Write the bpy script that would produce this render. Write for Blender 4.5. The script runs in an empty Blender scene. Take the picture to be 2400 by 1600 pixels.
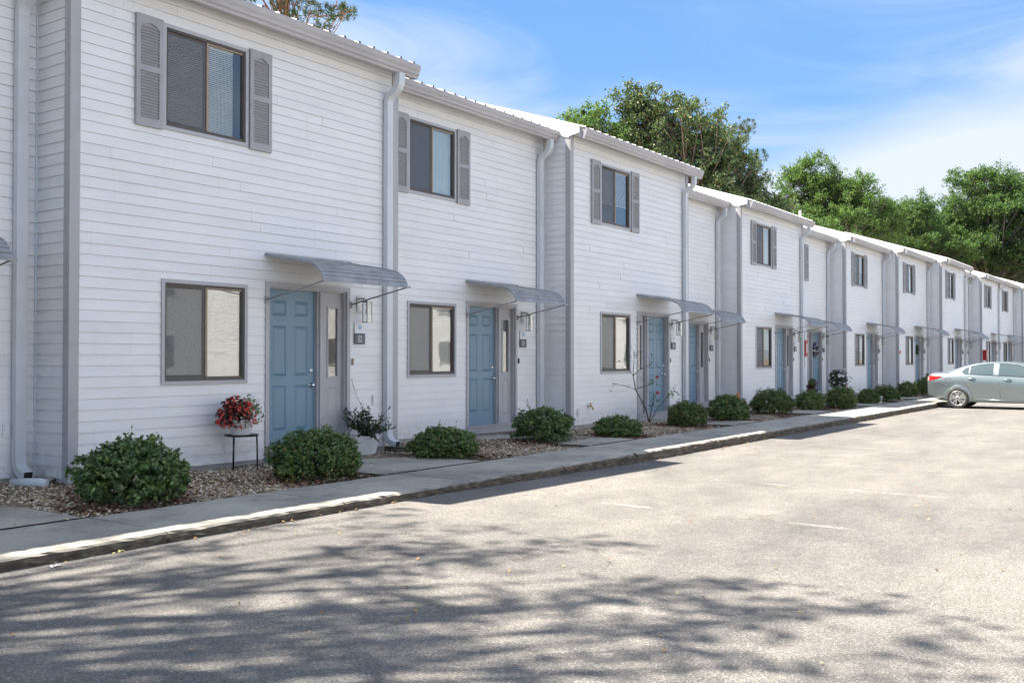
import bpy, math, random
import numpy as np
from mathutils import Vector, Matrix

S = bpy.context.scene
COL = S.collection
R = math.radians
random.seed(7)

# ------------------------------------------------------------------ camera
cd = bpy.data.cameras.new('camera')
cam = bpy.data.objects.new('camera', cd)
COL.objects.link(cam)
cd.sensor_width = 36.0
cd.lens = 34.97
cd.clip_start = 0.05
cd.clip_end = 900.0
AZ, PITCH = R(35.0), math.atan(38 / 2331.0)
fw = Vector((math.cos(AZ) * math.cos(PITCH), math.sin(AZ) * math.cos(PITCH), math.sin(PITCH)))
rt = Vector((math.sin(AZ), -math.cos(AZ), 0))
up = rt.cross(fw)
M = Matrix((rt, up, -fw)).transposed().to_4x4()
M.translation = (0, 0, 1.57)
cam.matrix_world = M
S.camera = cam

# ------------------------------------------------------------------ sky, sun, exposure
SUN = Vector((-0.30, 0.59, 1.0)).normalized()      # towards the sun: behind the row, to the left
EL = math.asin(SUN.z)
W = bpy.data.worlds.new('World')
S.world = W
W.use_nodes = True
nt = W.node_tree
for n in list(nt.nodes):
    nt.nodes.remove(n)


def nd(t, typ, **kw):
    n = t.nodes.new(typ)
    for k, v in kw.items():
        setattr(n, k, v)
    return n


def val(sock, v):
    sock.default_value = v


def link(t, a, b):
    t.links.new(a, b)


def mathn(t, op, a, b=None, c=None, clamp=False):
    n = nd(t, 'ShaderNodeMath', operation=op, use_clamp=clamp)
    for i, v in enumerate((a, b, c)):
        if v is None:
            continue
        if isinstance(v, (int, float)):
            n.inputs[i].default_value = v
        else:
            link(t, v, n.inputs[i])
    return n.outputs[0]


def ramp(t, fac, stops, interp='LINEAR'):
    n = nd(t, 'ShaderNodeValToRGB')
    cr = n.color_ramp
    cr.interpolation = interp
    while len(cr.elements) < len(stops):
        cr.elements.new(0.5)
    for e, (p, c) in zip(cr.elements, stops):
        e.position = p
        e.color = (*c, 1) if len(c) == 3 else c
    link(t, fac, n.inputs[0])
    return n


def mixc(t, fac, a, b, mode='MIX'):
    n = nd(t, 'ShaderNodeMix', data_type='RGBA', blend_type=mode)
    for i, v in ((0, fac), (6, a), (7, b)):
        if isinstance(v, (int, float)):
            n.inputs[i].default_value = v
        elif isinstance(v, tuple):
            n.inputs[i].default_value = (*v, 1) if len(v) == 3 else v
        else:
            link(t, v, n.inputs[i])
    return n.outputs[2]


sky = nd(nt, 'ShaderNodeTexSky', sky_type='NISHITA')
sky.sun_disc = False
sky.sun_elevation = EL
sky.sun_rotation = math.atan2(SUN.x, SUN.y)
sky.altitude = 50
sky.air_density = 1.0
sky.dust_density = 0.0
sky.ozone_density = 3.0
hs = nd(nt, 'ShaderNodeHueSaturation')
val(hs.inputs['Hue'], 0.505)
val(hs.inputs['Saturation'], 1.25)
val(hs.inputs['Value'], 0.55)
link(nt, sky.outputs[0], hs.inputs['Color'])
tc = nd(nt, 'ShaderNodeTexCoord')
sx = nd(nt, 'ShaderNodeSeparateXYZ')
link(nt, tc.outputs['Generated'], sx.inputs[0])
mp = nd(nt, 'ShaderNodeMapping')
val(mp.inputs['Rotation'], (R(7), R(5), 0))
val(mp.inputs['Scale'], (1.5, 1.5, 6.5))
val(mp.inputs['Location'], (2.0, 4.0, 6.1))
link(nt, tc.outputs['Generated'], mp.inputs[0])
n1 = nd(nt, 'ShaderNodeTexNoise')
val(n1.inputs['Scale'], 1.5)
val(n1.inputs['Detail'], 7)
val(n1.inputs['Roughness'], 0.52)
val(n1.inputs['Distortion'], 0.9)
link(nt, mp.outputs[0], n1.inputs['Vector'])
streak = ramp(nt, n1.outputs[0], [(0.34, (0, 0, 0)), (0.68, (1, 1, 1))], 'EASE').outputs[0]


def dotn(d):
    v = nd(nt, 'ShaderNodeVectorMath', operation='DOT_PRODUCT')
    link(nt, tc.outputs['Generated'], v.inputs[0])
    v.inputs[1].default_value = d
    return v.outputs['Value']


# a low, wide cloud bank beyond the far end of the row
ba = dotn((0.221, -0.975, 0))
be = mathn(nt, 'SUBTRACT', mathn(nt, 'SUBTRACT', sx.outputs[2], 0.150), mathn(nt, 'MULTIPLY', ba, 0.22))
ba = mathn(nt, 'DIVIDE', ba, 0.20)
be = mathn(nt, 'DIVIDE', be, 0.065)
rr = mathn(nt, 'ADD', mathn(nt, 'MULTIPLY', ba, ba), mathn(nt, 'MULTIPLY', be, be))
rr = mathn(nt, 'ADD', mathn(nt, 'SQRT', rr), mathn(nt, 'MULTIPLY', mathn(nt, 'SUBTRACT', n1.outputs[0], 0.5), 2.6))
front = mathn(nt, 'GREATER_THAN', dotn((0.975, 0.221, 0)), 0.0)
el = ramp(nt, sx.outputs[2], [(0.0, (1.15, 1.75, 2.55)), (0.10, (0.80, 1.45, 2.46)), (0.35, (0.60, 1.23, 2.32)), (1.0, (1.75, 2.05, 2.5))]).outputs[0]  # overhead stop brightened and whitened to add fill light on facade and ground
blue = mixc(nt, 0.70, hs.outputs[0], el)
mr = nd(nt, 'ShaderNodeMapRange', interpolation_type='SMOOTHSTEP')
link(nt, rr, mr.inputs[0])
val(mr.inputs[1], 1.35)
val(mr.inputs[2], 0.25)
bk = mathn(nt, 'MULTIPLY', mr.outputs[0], front)
bk2 = mathn(nt, 'MULTIPLY', bk, 1.0)
cf = mathn(nt, 'ADD', mathn(nt, 'MULTIPLY', streak, 0.75), bk2, clamp=True)
cf = mathn(nt, 'MULTIPLY', cf, 0.92)
CLOUD = nd(nt, 'ShaderNodeMix', data_type='RGBA')
link(nt, cf, CLOUD.inputs[0])
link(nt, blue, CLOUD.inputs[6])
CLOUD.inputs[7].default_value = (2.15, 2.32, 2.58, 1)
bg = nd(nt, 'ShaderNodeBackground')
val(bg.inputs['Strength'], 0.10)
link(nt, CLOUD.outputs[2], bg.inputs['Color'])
wo = nd(nt, 'ShaderNodeOutputWorld')
link(nt, bg.outputs[0], wo.inputs[0])

sl = bpy.data.lights.new('sun', 'SUN')
sl.energy = 4.35
sl.angle = R(0.53)
sl.color = (1.0, 0.915, 0.78)
sun = bpy.data.objects.new('sun', sl)
COL.objects.link(sun)
sun.rotation_euler = SUN.to_track_quat('Z', 'Y').to_euler()
sun.location = (-10, 20, 40)

S.view_settings.view_transform = 'Standard'
S.view_settings.look = 'None'
S.view_settings.gamma = 1.0
S.view_settings.use_curve_mapping = False
S.view_settings.exposure = 2.05
S.cycles.use_denoising = True
S.cycles.max_bounces = 8
S.cycles.transparent_max_bounces = 16


# ------------------------------------------------------------------ materials
def new_mat(name):
    m = bpy.data.materials.new(name)
    m.use_nodes = True
    t = m.node_tree
    b = t.nodes['Principled BSDF']
    return m, t, b


def coords(t, kind='Object', scale=(1, 1, 1)):
    c = nd(t, 'ShaderNodeTexCoord')
    p = nd(t, 'ShaderNodeMapping')
    val(p.inputs['Scale'], scale)
    link(t, c.outputs[kind], p.inputs[0])
    return p.outputs[0]


def noise(t, vec, scale, detail=3, rough=0.5):
    n = nd(t, 'ShaderNodeTexNoise')
    val(n.inputs['Scale'], scale)
    val(n.inputs['Detail'], detail)
    val(n.inputs['Roughness'], rough)
    if vec is not None:
        link(t, vec, n.inputs['Vector'])
    return n.outputs[0]


def bump(t, b, h, strength, dist):
    n = nd(t, 'ShaderNodeBump')
    val(n.inputs['Strength'], strength)
    val(n.inputs['Distance'], dist)
    link(t, h, n.inputs['Height'])
    link(t, n.outputs[0], b.inputs['Normal'])


def paint(name, c, rough=0.5, var=0.12, scale=2.0, bmp=0.0, bscale=20, metallic=0.0, coord='Object'):
    """a painted or plain surface with slight blotches and relief"""
    m, t, b = new_mat(name)
    v = coords(t, coord)
    f = noise(t, v, scale, 5, 0.6)
    d = tuple(x * (1 - var) for x in c)
    l = tuple(min(1, x * (1 + var * 0.6)) for x in c)
    link(t, ramp(t, f, [(0.3, d), (0.7, l)]).outputs[0], b.inputs['Base Color'])
    val(b.inputs['Roughness'], rough)
    val(b.inputs['Metallic'], metallic)
    if bmp:
        bump(t, b, noise(t, v, bscale, 4), 0.6, bmp)
    return m


def siding_mat():
    m, t, b = new_mat('vinyl_siding')
    v = coords(t, 'Object', (0.6, 1, 2.5))
    f = noise(t, v, 1.6, 6, 0.65)
    c1 = ramp(t, f, [(0.25, (0.73, 0.73, 0.735)), (0.65, (0.80, 0.80, 0.805))]).outputs[0]
    g = noise(t, coords(t, 'Object', (9, 9, 0.8)), 1.2, 6, 0.7)      # rain streaks and grime
    s = ramp(t, g, [(0.58, (0, 0, 0)), (0.85, (0.35, 0.35, 0.35))]).outputs[0]
    c1 = mixc(t, s, c1, (0.52, 0.50, 0.46))
    oi = nd(t, 'ShaderNodeObjectInfo')
    k = ramp(t, oi.outputs['Random'], [(0.0, (0.972, 0.972, 0.975)), (0.5, (1.0, 1.0, 1.0)), (1.0, (1.01, 1.01, 1.008))]).outputs[0]
    c1 = mixc(t, 1.0, c1, k, 'MULTIPLY')
    sz = nd(t, 'ShaderNodeSeparateXYZ')
    cc = nd(t, 'ShaderNodeTexCoord')
    link(t, cc.outputs['Object'], sz.inputs[0])
    low = ramp(t, sz.outputs[2], [(0.22, (1, 1, 1)), (0.62, (0, 0, 0))]).outputs[0]
    blot = ramp(t, noise(t, coords(t, 'Object', (1.5, 1.5, 3.0)), 3.0, 7, 0.75), [(0.45, (0, 0, 0)), (0.72, (0.75, 0.75, 0.75))]).outputs[0]
    c1 = mixc(t, mathn(t, 'MULTIPLY', low, blot), c1, (0.40, 0.35, 0.28))
    link(t, c1, b.inputs['Base Color'])
    val(b.inputs['Roughness'], 0.42)
    w = noise(t, coords(t, 'Object', (0.9, 1, 3)), 1.5, 2)
    bump(t, b, w, 0.5, 0.012)
    return m


def asphalt_mat():
    m, t, b = new_mat('old_asphalt')
    v = coords(t)
    big = noise(t, v, 0.22, 6, 0.62)
    mid = noise(t, v, 1.7, 6, 0.7)
    vo = nd(t, 'ShaderNodeTexVoronoi')
    val(vo.inputs['Scale'], 125)
    link(t, v, vo.inputs['Vector'])
    sep = nd(t, 'ShaderNodeSeparateColor')
    link(t, vo.outputs['Color'], sep.inputs[0])
    fine = noise(t, v, 60, 4, 0.8)
    trk = noise(t, coords(t, 'Object', (0.35, 1.5, 1)), 0.8, 5, 0.65)
    k = mathn(t, 'ADD', mathn(t, 'ADD', mathn(t, 'MULTIPLY', big, 0.42), mathn(t, 'MULTIPLY', mid, 0.30)), mathn(t, 'MULTIPLY', trk, 0.28))
    base = ramp(t, k, [(0.36, (0.095, 0.094, 0.096)), (0.50, (0.174, 0.168, 0.162)), (0.63, (0.250, 0.236, 0.221))]).outputs[0]
    st = ramp(t, sep.outputs[0], [(0.0, (0.55, 0.55, 0.57)), (0.55, (0.95, 0.94, 0.92)), (0.82, (1.12, 1.10, 1.08)), (0.94, (1.6, 1.56, 1.5)), (1.0, (2.1, 2.0, 1.95))]).outputs[0]
    c = mixc(t, 1.0, base, st, 'MULTIPLY')
    fr = ramp(t, fine, [(0.35, (0.72, 0.72, 0.74)), (0.6, (1.12, 1.11, 1.1))]).outputs[0]
    c = mixc(t, 1.0, c, fr, 'MULTIPLY')
    # oil spots, ochre stains and fine cracks
    oil = ramp(t, noise(t, v, 0.9, 4, 0.6), [(0.66, (0, 0, 0)), (0.76, (0.55, 0.55, 0.55))]).outputs[0]
    c = mixc(t, oil, c, (0.055, 0.053, 0.052))
    oc = ramp(t, noise(t, coords(t, 'Object', (1, 1.6, 1)), 0.55, 3), [(0.70, (0, 0, 0)), (0.80, (0.22, 0.22, 0.22))]).outputs[0]
    c = mixc(t, oc, c, (0.33, 0.26, 0.13))
    vc = nd(t, 'ShaderNodeTexVoronoi', feature='DISTANCE_TO_EDGE')
    val(vc.inputs['Scale'], 0.42)
    wv = nd(t, 'ShaderNodeVectorMath', operation='ADD')
    nz = nd(t, 'ShaderNodeTexNoise')
    val(nz.inputs['Scale'], 1.6)
    val(nz.inputs['Detail'], 6)
    link(t, v, nz.inputs['Vector'])
    link(t, v, wv.inputs[0])
    link(t, nz.outputs['Color'], wv.inputs[1])
    link(t, wv.outputs[0], vc.inputs['Vector'])
    cr = ramp(t, vc.outputs['Distance'], [(0.0, (0.45, 0.45, 0.45)), (0.008, (0, 0, 0))]).outputs[0]
    gate = ramp(t, noise(t, v, 0.35, 2), [(0.44, (0, 0, 0)), (0.54, (1, 1, 1))]).outputs[0]
    c = mixc(t, mathn(t, 'MULTIPLY', cr, gate), c, (0.05, 0.047, 0.045))
    link(t, c, b.inputs['Base Color'])
    val(b.inputs['Roughness'], 0.85)
    h = mathn(t, 'ADD', vo.outputs['Distance'], mathn(t, 'MULTIPLY', fine, 0.7))
    bump(t, b, h, 1.0, 0.006)
    return m


def concrete_mat(name='concrete', light=1.0):
    m, t, b = new_mat(name)
    v = coords(t, 'Object')
    a = noise(t, v, 0.9, 8, 0.7)
    f = noise(t, v, 45, 4, 0.8)
    c = ramp(t, a, [(0.30, (0.16 * light, 0.155 * light, 0.145 * light)), (0.5, (0.31 * light, 0.288 * light, 0.25 * light)), (0.7, (0.39 * light, 0.365 * light, 0.315 * light))]).outputs[0]
    g = ramp(t, f, [(0.3, (0.75, 0.75, 0.75)), (0.65, (1.12, 1.12, 1.12))]).outputs[0]
    c = mixc(t, 1.0, c, g, 'MULTIPLY')
    st = ramp(t, noise(t, coords(t, 'Object', (1.2, 2.5, 1)), 1.3, 5, 0.7), [(0.55, (0, 0, 0)), (0.72, (0.55, 0.55, 0.55))]).outputs[0]
    c = mixc(t, st, c, (0.13, 0.125, 0.115))
    # weathered, mossy kerb face and arris: follows the slope of the piece itself
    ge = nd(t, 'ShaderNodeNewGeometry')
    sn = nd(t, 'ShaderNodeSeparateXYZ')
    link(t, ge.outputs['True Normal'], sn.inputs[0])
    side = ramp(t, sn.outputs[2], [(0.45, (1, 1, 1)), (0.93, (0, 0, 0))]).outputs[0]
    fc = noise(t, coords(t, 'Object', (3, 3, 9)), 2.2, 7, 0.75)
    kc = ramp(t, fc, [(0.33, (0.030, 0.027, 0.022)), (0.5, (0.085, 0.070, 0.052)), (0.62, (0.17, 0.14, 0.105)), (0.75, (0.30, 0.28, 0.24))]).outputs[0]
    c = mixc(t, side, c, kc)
    link(t, c, b.inputs['Base Color'])
    val(b.inputs['Roughness'], 0.88)
    bump(t, b, mathn(t, 'ADD', f, mathn(t, 'MULTIPLY', a, 2.0)), 0.7, 0.004)
    return m


def island(t):
    g = nd(t, 'ShaderNodeNewGeometry')
    return g.outputs['Random Per Island']


def leaf_mat(name, stops, rough=0.45, trans=0.35, tcol=(0.85, 1.08, 0.50), spec=0.4):
    m, t, b = new_mat(name)
    c = ramp(t, island(t), stops).outputs[0]
    link(t, c, b.inputs['Base Color'])
    val(b.inputs['Roughness'], rough)
    val(b.inputs['Specular IOR Level'], spec)
    tr = nd(t, 'ShaderNodeBsdfTranslucent')
    link(t, mixc(t, 1.0, c, tcol, 'MULTIPLY'), tr.inputs[0])
    mx = nd(t, 'ShaderNodeMixShader')
    val(mx.inputs[0], trans)
    link(t, b.outputs[0], mx.inputs[1])
    link(t, tr.outputs[0], mx.inputs[2])
    link(t, mx.outputs[0], t.nodes['Material Output'].inputs[0])
    return m


def scatter_mat(name, stops, rough=0.7):
    m, t, b = new_mat(name)
    link(t, ramp(t, island(t), stops).outputs[0], b.inputs['Base Color'])
    val(b.inputs['Roughness'], rough)
    return m


def glass_mat(name, refl, tint, wavy=0.0):
    m, t, b = new_mat(name)
    t.nodes.remove(b)
    tr = nd(t, 'ShaderNodeBsdfTransparent')
    tr.inputs[0].default_value = (*tint, 1)
    gl = nd(t, 'ShaderNodeBsdfGlossy')
    val(gl.inputs['Roughness'], 0.015)
    gl.inputs[0].default_value = (1, 1, 1, 1)
    fr = nd(t, 'ShaderNodeFresnel')
    val(fr.inputs[0], 1.5)
    f = mathn(t, 'ADD', refl, mathn(t, 'MULTIPLY', fr.outputs[0], 1.2), clamp=True)
    if wavy:
        bn = nd(t, 'ShaderNodeBump')
        val(bn.inputs['Strength'], 0.5)
        val(bn.inputs['Distance'], wavy)
        link(t, noise(t, coords(t, 'Object', (1.2, 1, 2.2)), 2.6, 2), bn.inputs['Height'])
        link(t, bn.outputs[0], gl.inputs['Normal'])
    mx = nd(t, 'ShaderNodeMixShader')
    link(t, f, mx.inputs[0])
    link(t, tr.outputs[0], mx.inputs[1])
    link(t, gl.outputs[0], mx.inputs[2])
    link(t, mx.outputs[0], t.nodes['Material Output'].inputs[0])
    return m


def screen_mat():
    m, t, b = new_mat('insect_mesh')
    b.inputs['Base Color'].default_value = (0.17, 0.17, 0.18, 1)
    val(b.inputs['Roughness'], 0.8)
    tr = nd(t, 'ShaderNodeBsdfTransparent')
    mx = nd(t, 'ShaderNodeMixShader')
    val(mx.inputs[0], 0.48)
    link(t, b.outputs[0], mx.inputs[1])
    link(t, tr.outputs[0], mx.inputs[2])
    link(t, mx.outputs[0], t.nodes['Material Output'].inputs[0])
    return m


def worn_paint_mat():
    m, t, b = new_mat('worn_line_paint')
    b.inputs['Base Color'].default_value = (0.62, 0.60, 0.56, 1)
    val(b.inputs['Roughness'], 0.8)
    tr = nd(t, 'ShaderNodeBsdfTransparent')
    mx = nd(t, 'ShaderNodeMixShader')
    v = coords(t)
    k = mathn(t, 'ADD', mathn(t, 'MULTIPLY', noise(t, v, 1.1, 3), 0.9), mathn(t, 'MULTIPLY', noise(t, v, 28, 5, 0.8), 0.6))
    f = ramp(t, k, [(0.74, (1, 1, 1)), (1.05, (0.45, 0.45, 0.45))]).outputs[0]
    link(t, f, mx.inputs[0])
    link(t, b.outputs[0], mx.inputs[1])
    link(t, tr.outputs[0], mx.inputs[2])
    link(t, mx.outputs[0], t.nodes['Material Output'].inputs[0])
    return m


MAT = {
    'siding': siding_mat(),
    'asphalt': asphalt_mat(),
    'concrete': concrete_mat(light=1.28),
    'sheath': paint('wall_sheathing', (0.36, 0.35, 0.33), 0.9, 0.2, 3),  # greyed so the lap grooves between the boards read as shade
    'trim': paint('grey_trim', (0.405, 0.400, 0.42), 0.5, 0.10, 1.5),
    'casing': paint('grey_casing', (0.435, 0.430, 0.45), 0.5, 0.10, 2),
    'shutter': paint('grey_shutter', (0.355, 0.345, 0.362), 0.55, 0.14, 2.5, 0.0006, 60),
    'gutter': paint('grey_gutter', (0.42, 0.40, 0.405), 0.4, 0.14, 1.2),
    'spout': paint('pale_downspout', (0.60, 0.63, 0.66), 0.4, 0.10, 1.5),
    'awning': paint('grey_awning', (0.315, 0.330, 0.352), 0.5, 0.30, 3.5, 0.0008, 12),
    'brace': paint('grey_brace', (0.30, 0.29, 0.31), 0.5, 0.12, 4),
    'door': paint('blue_door', (0.155, 0.256, 0.345), 0.38, 0.08, 1.3, 0.0004, 8),
    'bronze': paint('bronze_frame', (0.085, 0.072, 0.066), 0.45, 0.15, 6),
    'tan': paint('tan_frame', (0.33, 0.26, 0.19), 0.5, 0.15, 6),
    'room': paint('dark_room', (0.10, 0.10, 0.105), 0.9, 0.2, 2),  # interior shade put into the colour; backs window and sidelight openings
    'blind': paint('blind', (0.82, 0.82, 0.80), 0.5, 0.06, 3),
    'frost': paint('pale_curtain', (0.66, 0.72, 0.75), 0.6, 0.12, 1.0),
    'navy': paint('navy_curtain', (0.10, 0.14, 0.22), 0.8, 0.2, 2),
    'roof': paint('white_roof', (0.84, 0.84, 0.82), 0.45, 0.05, 1.0),
    'dark': paint('dark_gap', (0.02, 0.02, 0.02), 0.9, 0.2, 4),  # near-black: shade inside openings put into colour; also seams and brake discs
    'white': paint('white_paint', (0.78, 0.78, 0.77), 0.45, 0.07, 4),
    'found': paint('brown_foundation', (0.20, 0.135, 0.085), 0.9, 0.35, 5, 0.003, 30),
    'chrome': paint('polished_metal', (0.72, 0.72, 0.72), 0.18, 0.05, 8, metallic=1.0),
    'nickel': paint('satin_nickel', (0.52, 0.52, 0.51), 0.42, 0.08, 8, metallic=0.6),
    'brass': paint('brass', (0.55, 0.40, 0.16), 0.3, 0.1, 8, metallic=1.0),
    'black': paint('black_metal', (0.018, 0.018, 0.020), 0.45, 0.2, 8),
    'glass': glass_mat('window_glass', 0.10, (0.86, 0.89, 0.88), 0.0011),
    'lampglass': glass_mat('lamp_glass', 0.05, (0.90, 0.92, 0.92)),
    'screen': screen_mat(),
    'signgrey': paint('sign_grey', (0.105, 0.115, 0.14), 0.5, 0.06, 5),
    'signwhite': paint('sign_white', (0.74, 0.75, 0.76), 0.45, 0.03, 5),
    'logo': paint('logo_blue', (0.22, 0.42, 0.66), 0.5, 0.1, 20),
    'logopale': paint('logo_pale', (0.50, 0.65, 0.80), 0.5, 0.1, 20),
    'red': paint('red_enamel', (0.42, 0.012, 0.018), 0.35, 0.12, 5),
    'orange': paint('orange_plastic', (0.80, 0.13, 0.03), 0.5, 0.08, 5),
    'wood': paint('bark', (0.16, 0.115, 0.085), 0.9, 0.4, 3, 0.02, 6),
    'woodred': paint('pine_bark', (0.30, 0.15, 0.085), 0.9, 0.4, 3, 0.02, 6),
    'greybark': paint('grey_bark', (0.17, 0.15, 0.125), 0.9, 0.35, 2, 0.02, 6),
    'twig': paint('twig', (0.10, 0.075, 0.05), 0.85, 0.3, 12),
    'soil': None,
    'line': worn_paint_mat(),
}


def soil_mat():
    m, t, b = new_mat('gravel_soil')
    v = coords(t)
    vo = nd(t, 'ShaderNodeTexVoronoi')
    val(vo.inputs['Scale'], 38)
    link(t, v, vo.inputs['Vector'])
    sp = nd(t, 'ShaderNodeSeparateColor')
    link(t, vo.outputs['Color'], sp.inputs[0])
    c = ramp(t, sp.outputs[0], [(0.0, (0.09, 0.055, 0.035)), (0.35, (0.20, 0.13, 0.085)), (0.7, (0.33, 0.25, 0.17)), (1.0, (0.50, 0.44, 0.36))]).outputs[0]
    d = ramp(t, noise(t, v, 1.4, 5, 0.6), [(0.42, (0.35, 0.30, 0.28)), (0.60, (1, 1, 1))]).outputs[0]
    link(t, mixc(t, 1.0, c, d, 'MULTIPLY'), b.inputs['Base Color'])
    val(b.inputs['Roughness'], 0.9)
    h = mathn(t, 'SUBTRACT', 1.0, vo.outputs['Distance'])
    bump(t, b, h, 1.0, 0.012)
    return m


MAT['soil'] = soil_mat()
MAT['pebble'] = scatter_mat('pea_gravel', [(0.0, (0.16, 0.09, 0.05)), (0.25, (0.40, 0.26, 0.145)), (0.55, (0.55, 0.42, 0.27)), (0.8, (0.66, 0.55, 0.42)), (1.0, (0.80, 0.74, 0.65))])
MAT['chip'] = scatter_mat('bark_chips', [(0.0, (0.045, 0.018, 0.010)), (0.5, (0.13, 0.05, 0.026)), (0.85, (0.22, 0.10, 0.05)), (1.0, (0.36, 0.22, 0.12))])
MAT['litter'] = scatter_mat('dry_leaves', [(0.0, (0.22, 0.10, 0.03)), (0.5, (0.45, 0.26, 0.06)), (0.8, (0.12, 0.07, 0.03)), (1.0, (0.5, 0.40, 0.12))])
G = lambda r, g, b: (r, g, b)
MAT['shrub'] = leaf_mat('shrub_leaf', [(0.0, (0.053, 0.095, 0.034)), (0.45, (0.102, 0.171, 0.052)), (0.85, (0.164, 0.246, 0.073)), (0.97, (0.248, 0.349, 0.095)), (1.0, (0.352, 0.096, 0.032))], 0.36, 0.18, spec=0.5)
MAT['shrub2'] = leaf_mat('viburnum_leaf', [(0.0, (0.049, 0.090, 0.035)), (0.5, (0.102, 0.169, 0.058)), (0.9, (0.168, 0.252, 0.077)), (1.0, (0.191, 0.323, 0.073))], 0.38, 0.2, spec=0.5)
MAT['shrub3'] = leaf_mat('box_leaf', [(0.0, (0.053, 0.093, 0.032)), (0.5, (0.106, 0.165, 0.051)), (0.92, (0.168, 0.240, 0.070)), (1.0, (0.264, 0.155, 0.052))], 0.5, 0.2)
MAT['lime'] = leaf_mat('lime_leaf', [(0.0, (0.16, 0.30, 0.05)), (1.0, (0.34, 0.50, 0.08))], 0.45, 0.4)
MAT['magnolia'] = leaf_mat('magnolia_leaf', [(0.0, (0.040, 0.064, 0.034)), (0.40, (0.095, 0.145, 0.066)), (0.80, (0.145, 0.200, 0.090)), (0.93, (0.14, 0.13, 0.06)), (0.98, (0.20, 0.22, 0.06)), (1.0, (0.36, 0.20, 0.06))], 0.45, 0.26, spec=0.35)
MAT['oak'] = leaf_mat('oak_leaf', [(0.0, (0.068, 0.112, 0.042)), (0.5, (0.122, 0.196, 0.068)), (0.9, (0.172, 0.258, 0.090)), (1.0, (0.22, 0.28, 0.09))], 0.6, 0.42, spec=0.2)
MAT['oak2'] = leaf_mat('sweetgum_leaf', [(0.0, (0.058, 0.100, 0.044)), (0.5, (0.100, 0.168, 0.066)), (0.9, (0.150, 0.230, 0.088)), (1.0, (0.22, 0.26, 0.06))], 0.6, 0.42, spec=0.2)
MAT['needle'] = leaf_mat('pine_needle', [(0.0, (0.03, 0.060, 0.022)), (0.6, (0.058, 0.105, 0.034)), (1.0, (0.11, 0.14, 0.045))], 0.5, 0.25)
MAT['oleander'] = leaf_mat('oleander_leaf', [(0.0, (0.014, 0.034, 0.018)), (0.8, (0.030, 0.065, 0.028)), (1.0, (0.07, 0.12, 0.04))], 0.3, 0.15, spec=0.5)
MAT['begonia'] = leaf_mat('begonia_leaf', [(0.0, (0.07, 0.012, 0.014)), (0.5, (0.13, 0.022, 0.020)), (0.8, (0.06, 0.05, 0.025)), (1.0, (0.20, 0.04, 0.03))], 0.4, 0.2, (1.2, 0.7, 0.5))
MAT['redflower'] = leaf_mat('coral_petal', [(0.0, (0.55, 0.035, 0.025)), (1.0, (0.80, 0.10, 0.07))], 0.6, 0.3, (1, 1, 1))
MAT['whiteflower'] = leaf_mat('white_petal', [(0.0, (0.70, 0.70, 0.68)), (1.0, (0.85, 0.84, 0.82))], 0.6, 0.3, (1, 1, 1))
MAT['pinkflower'] = leaf_mat('rose_petal', [(0.0, (0.60, 0.03, 0.10)), (1.0, (0.80, 0.12, 0.22))], 0.6, 0.3, (1, 1, 1))
MAT['purple'] = leaf_mat('purple_petal', [(0.0, (0.10, 0.07, 0.20)), (0.6, (0.30, 0.24, 0.45)), (1.0, (0.62, 0.56, 0.70))], 0.6, 0.2, (1, 1, 1))
MAT['cordy'] = leaf_mat('dark_red_leaf', [(0.0, (0.05, 0.012, 0.014)), (0.6, (0.12, 0.02, 0.03)), (1.0, (0.03, 0.05, 0.02))], 0.35, 0.2, (1.2, 0.7, 0.6))


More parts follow.
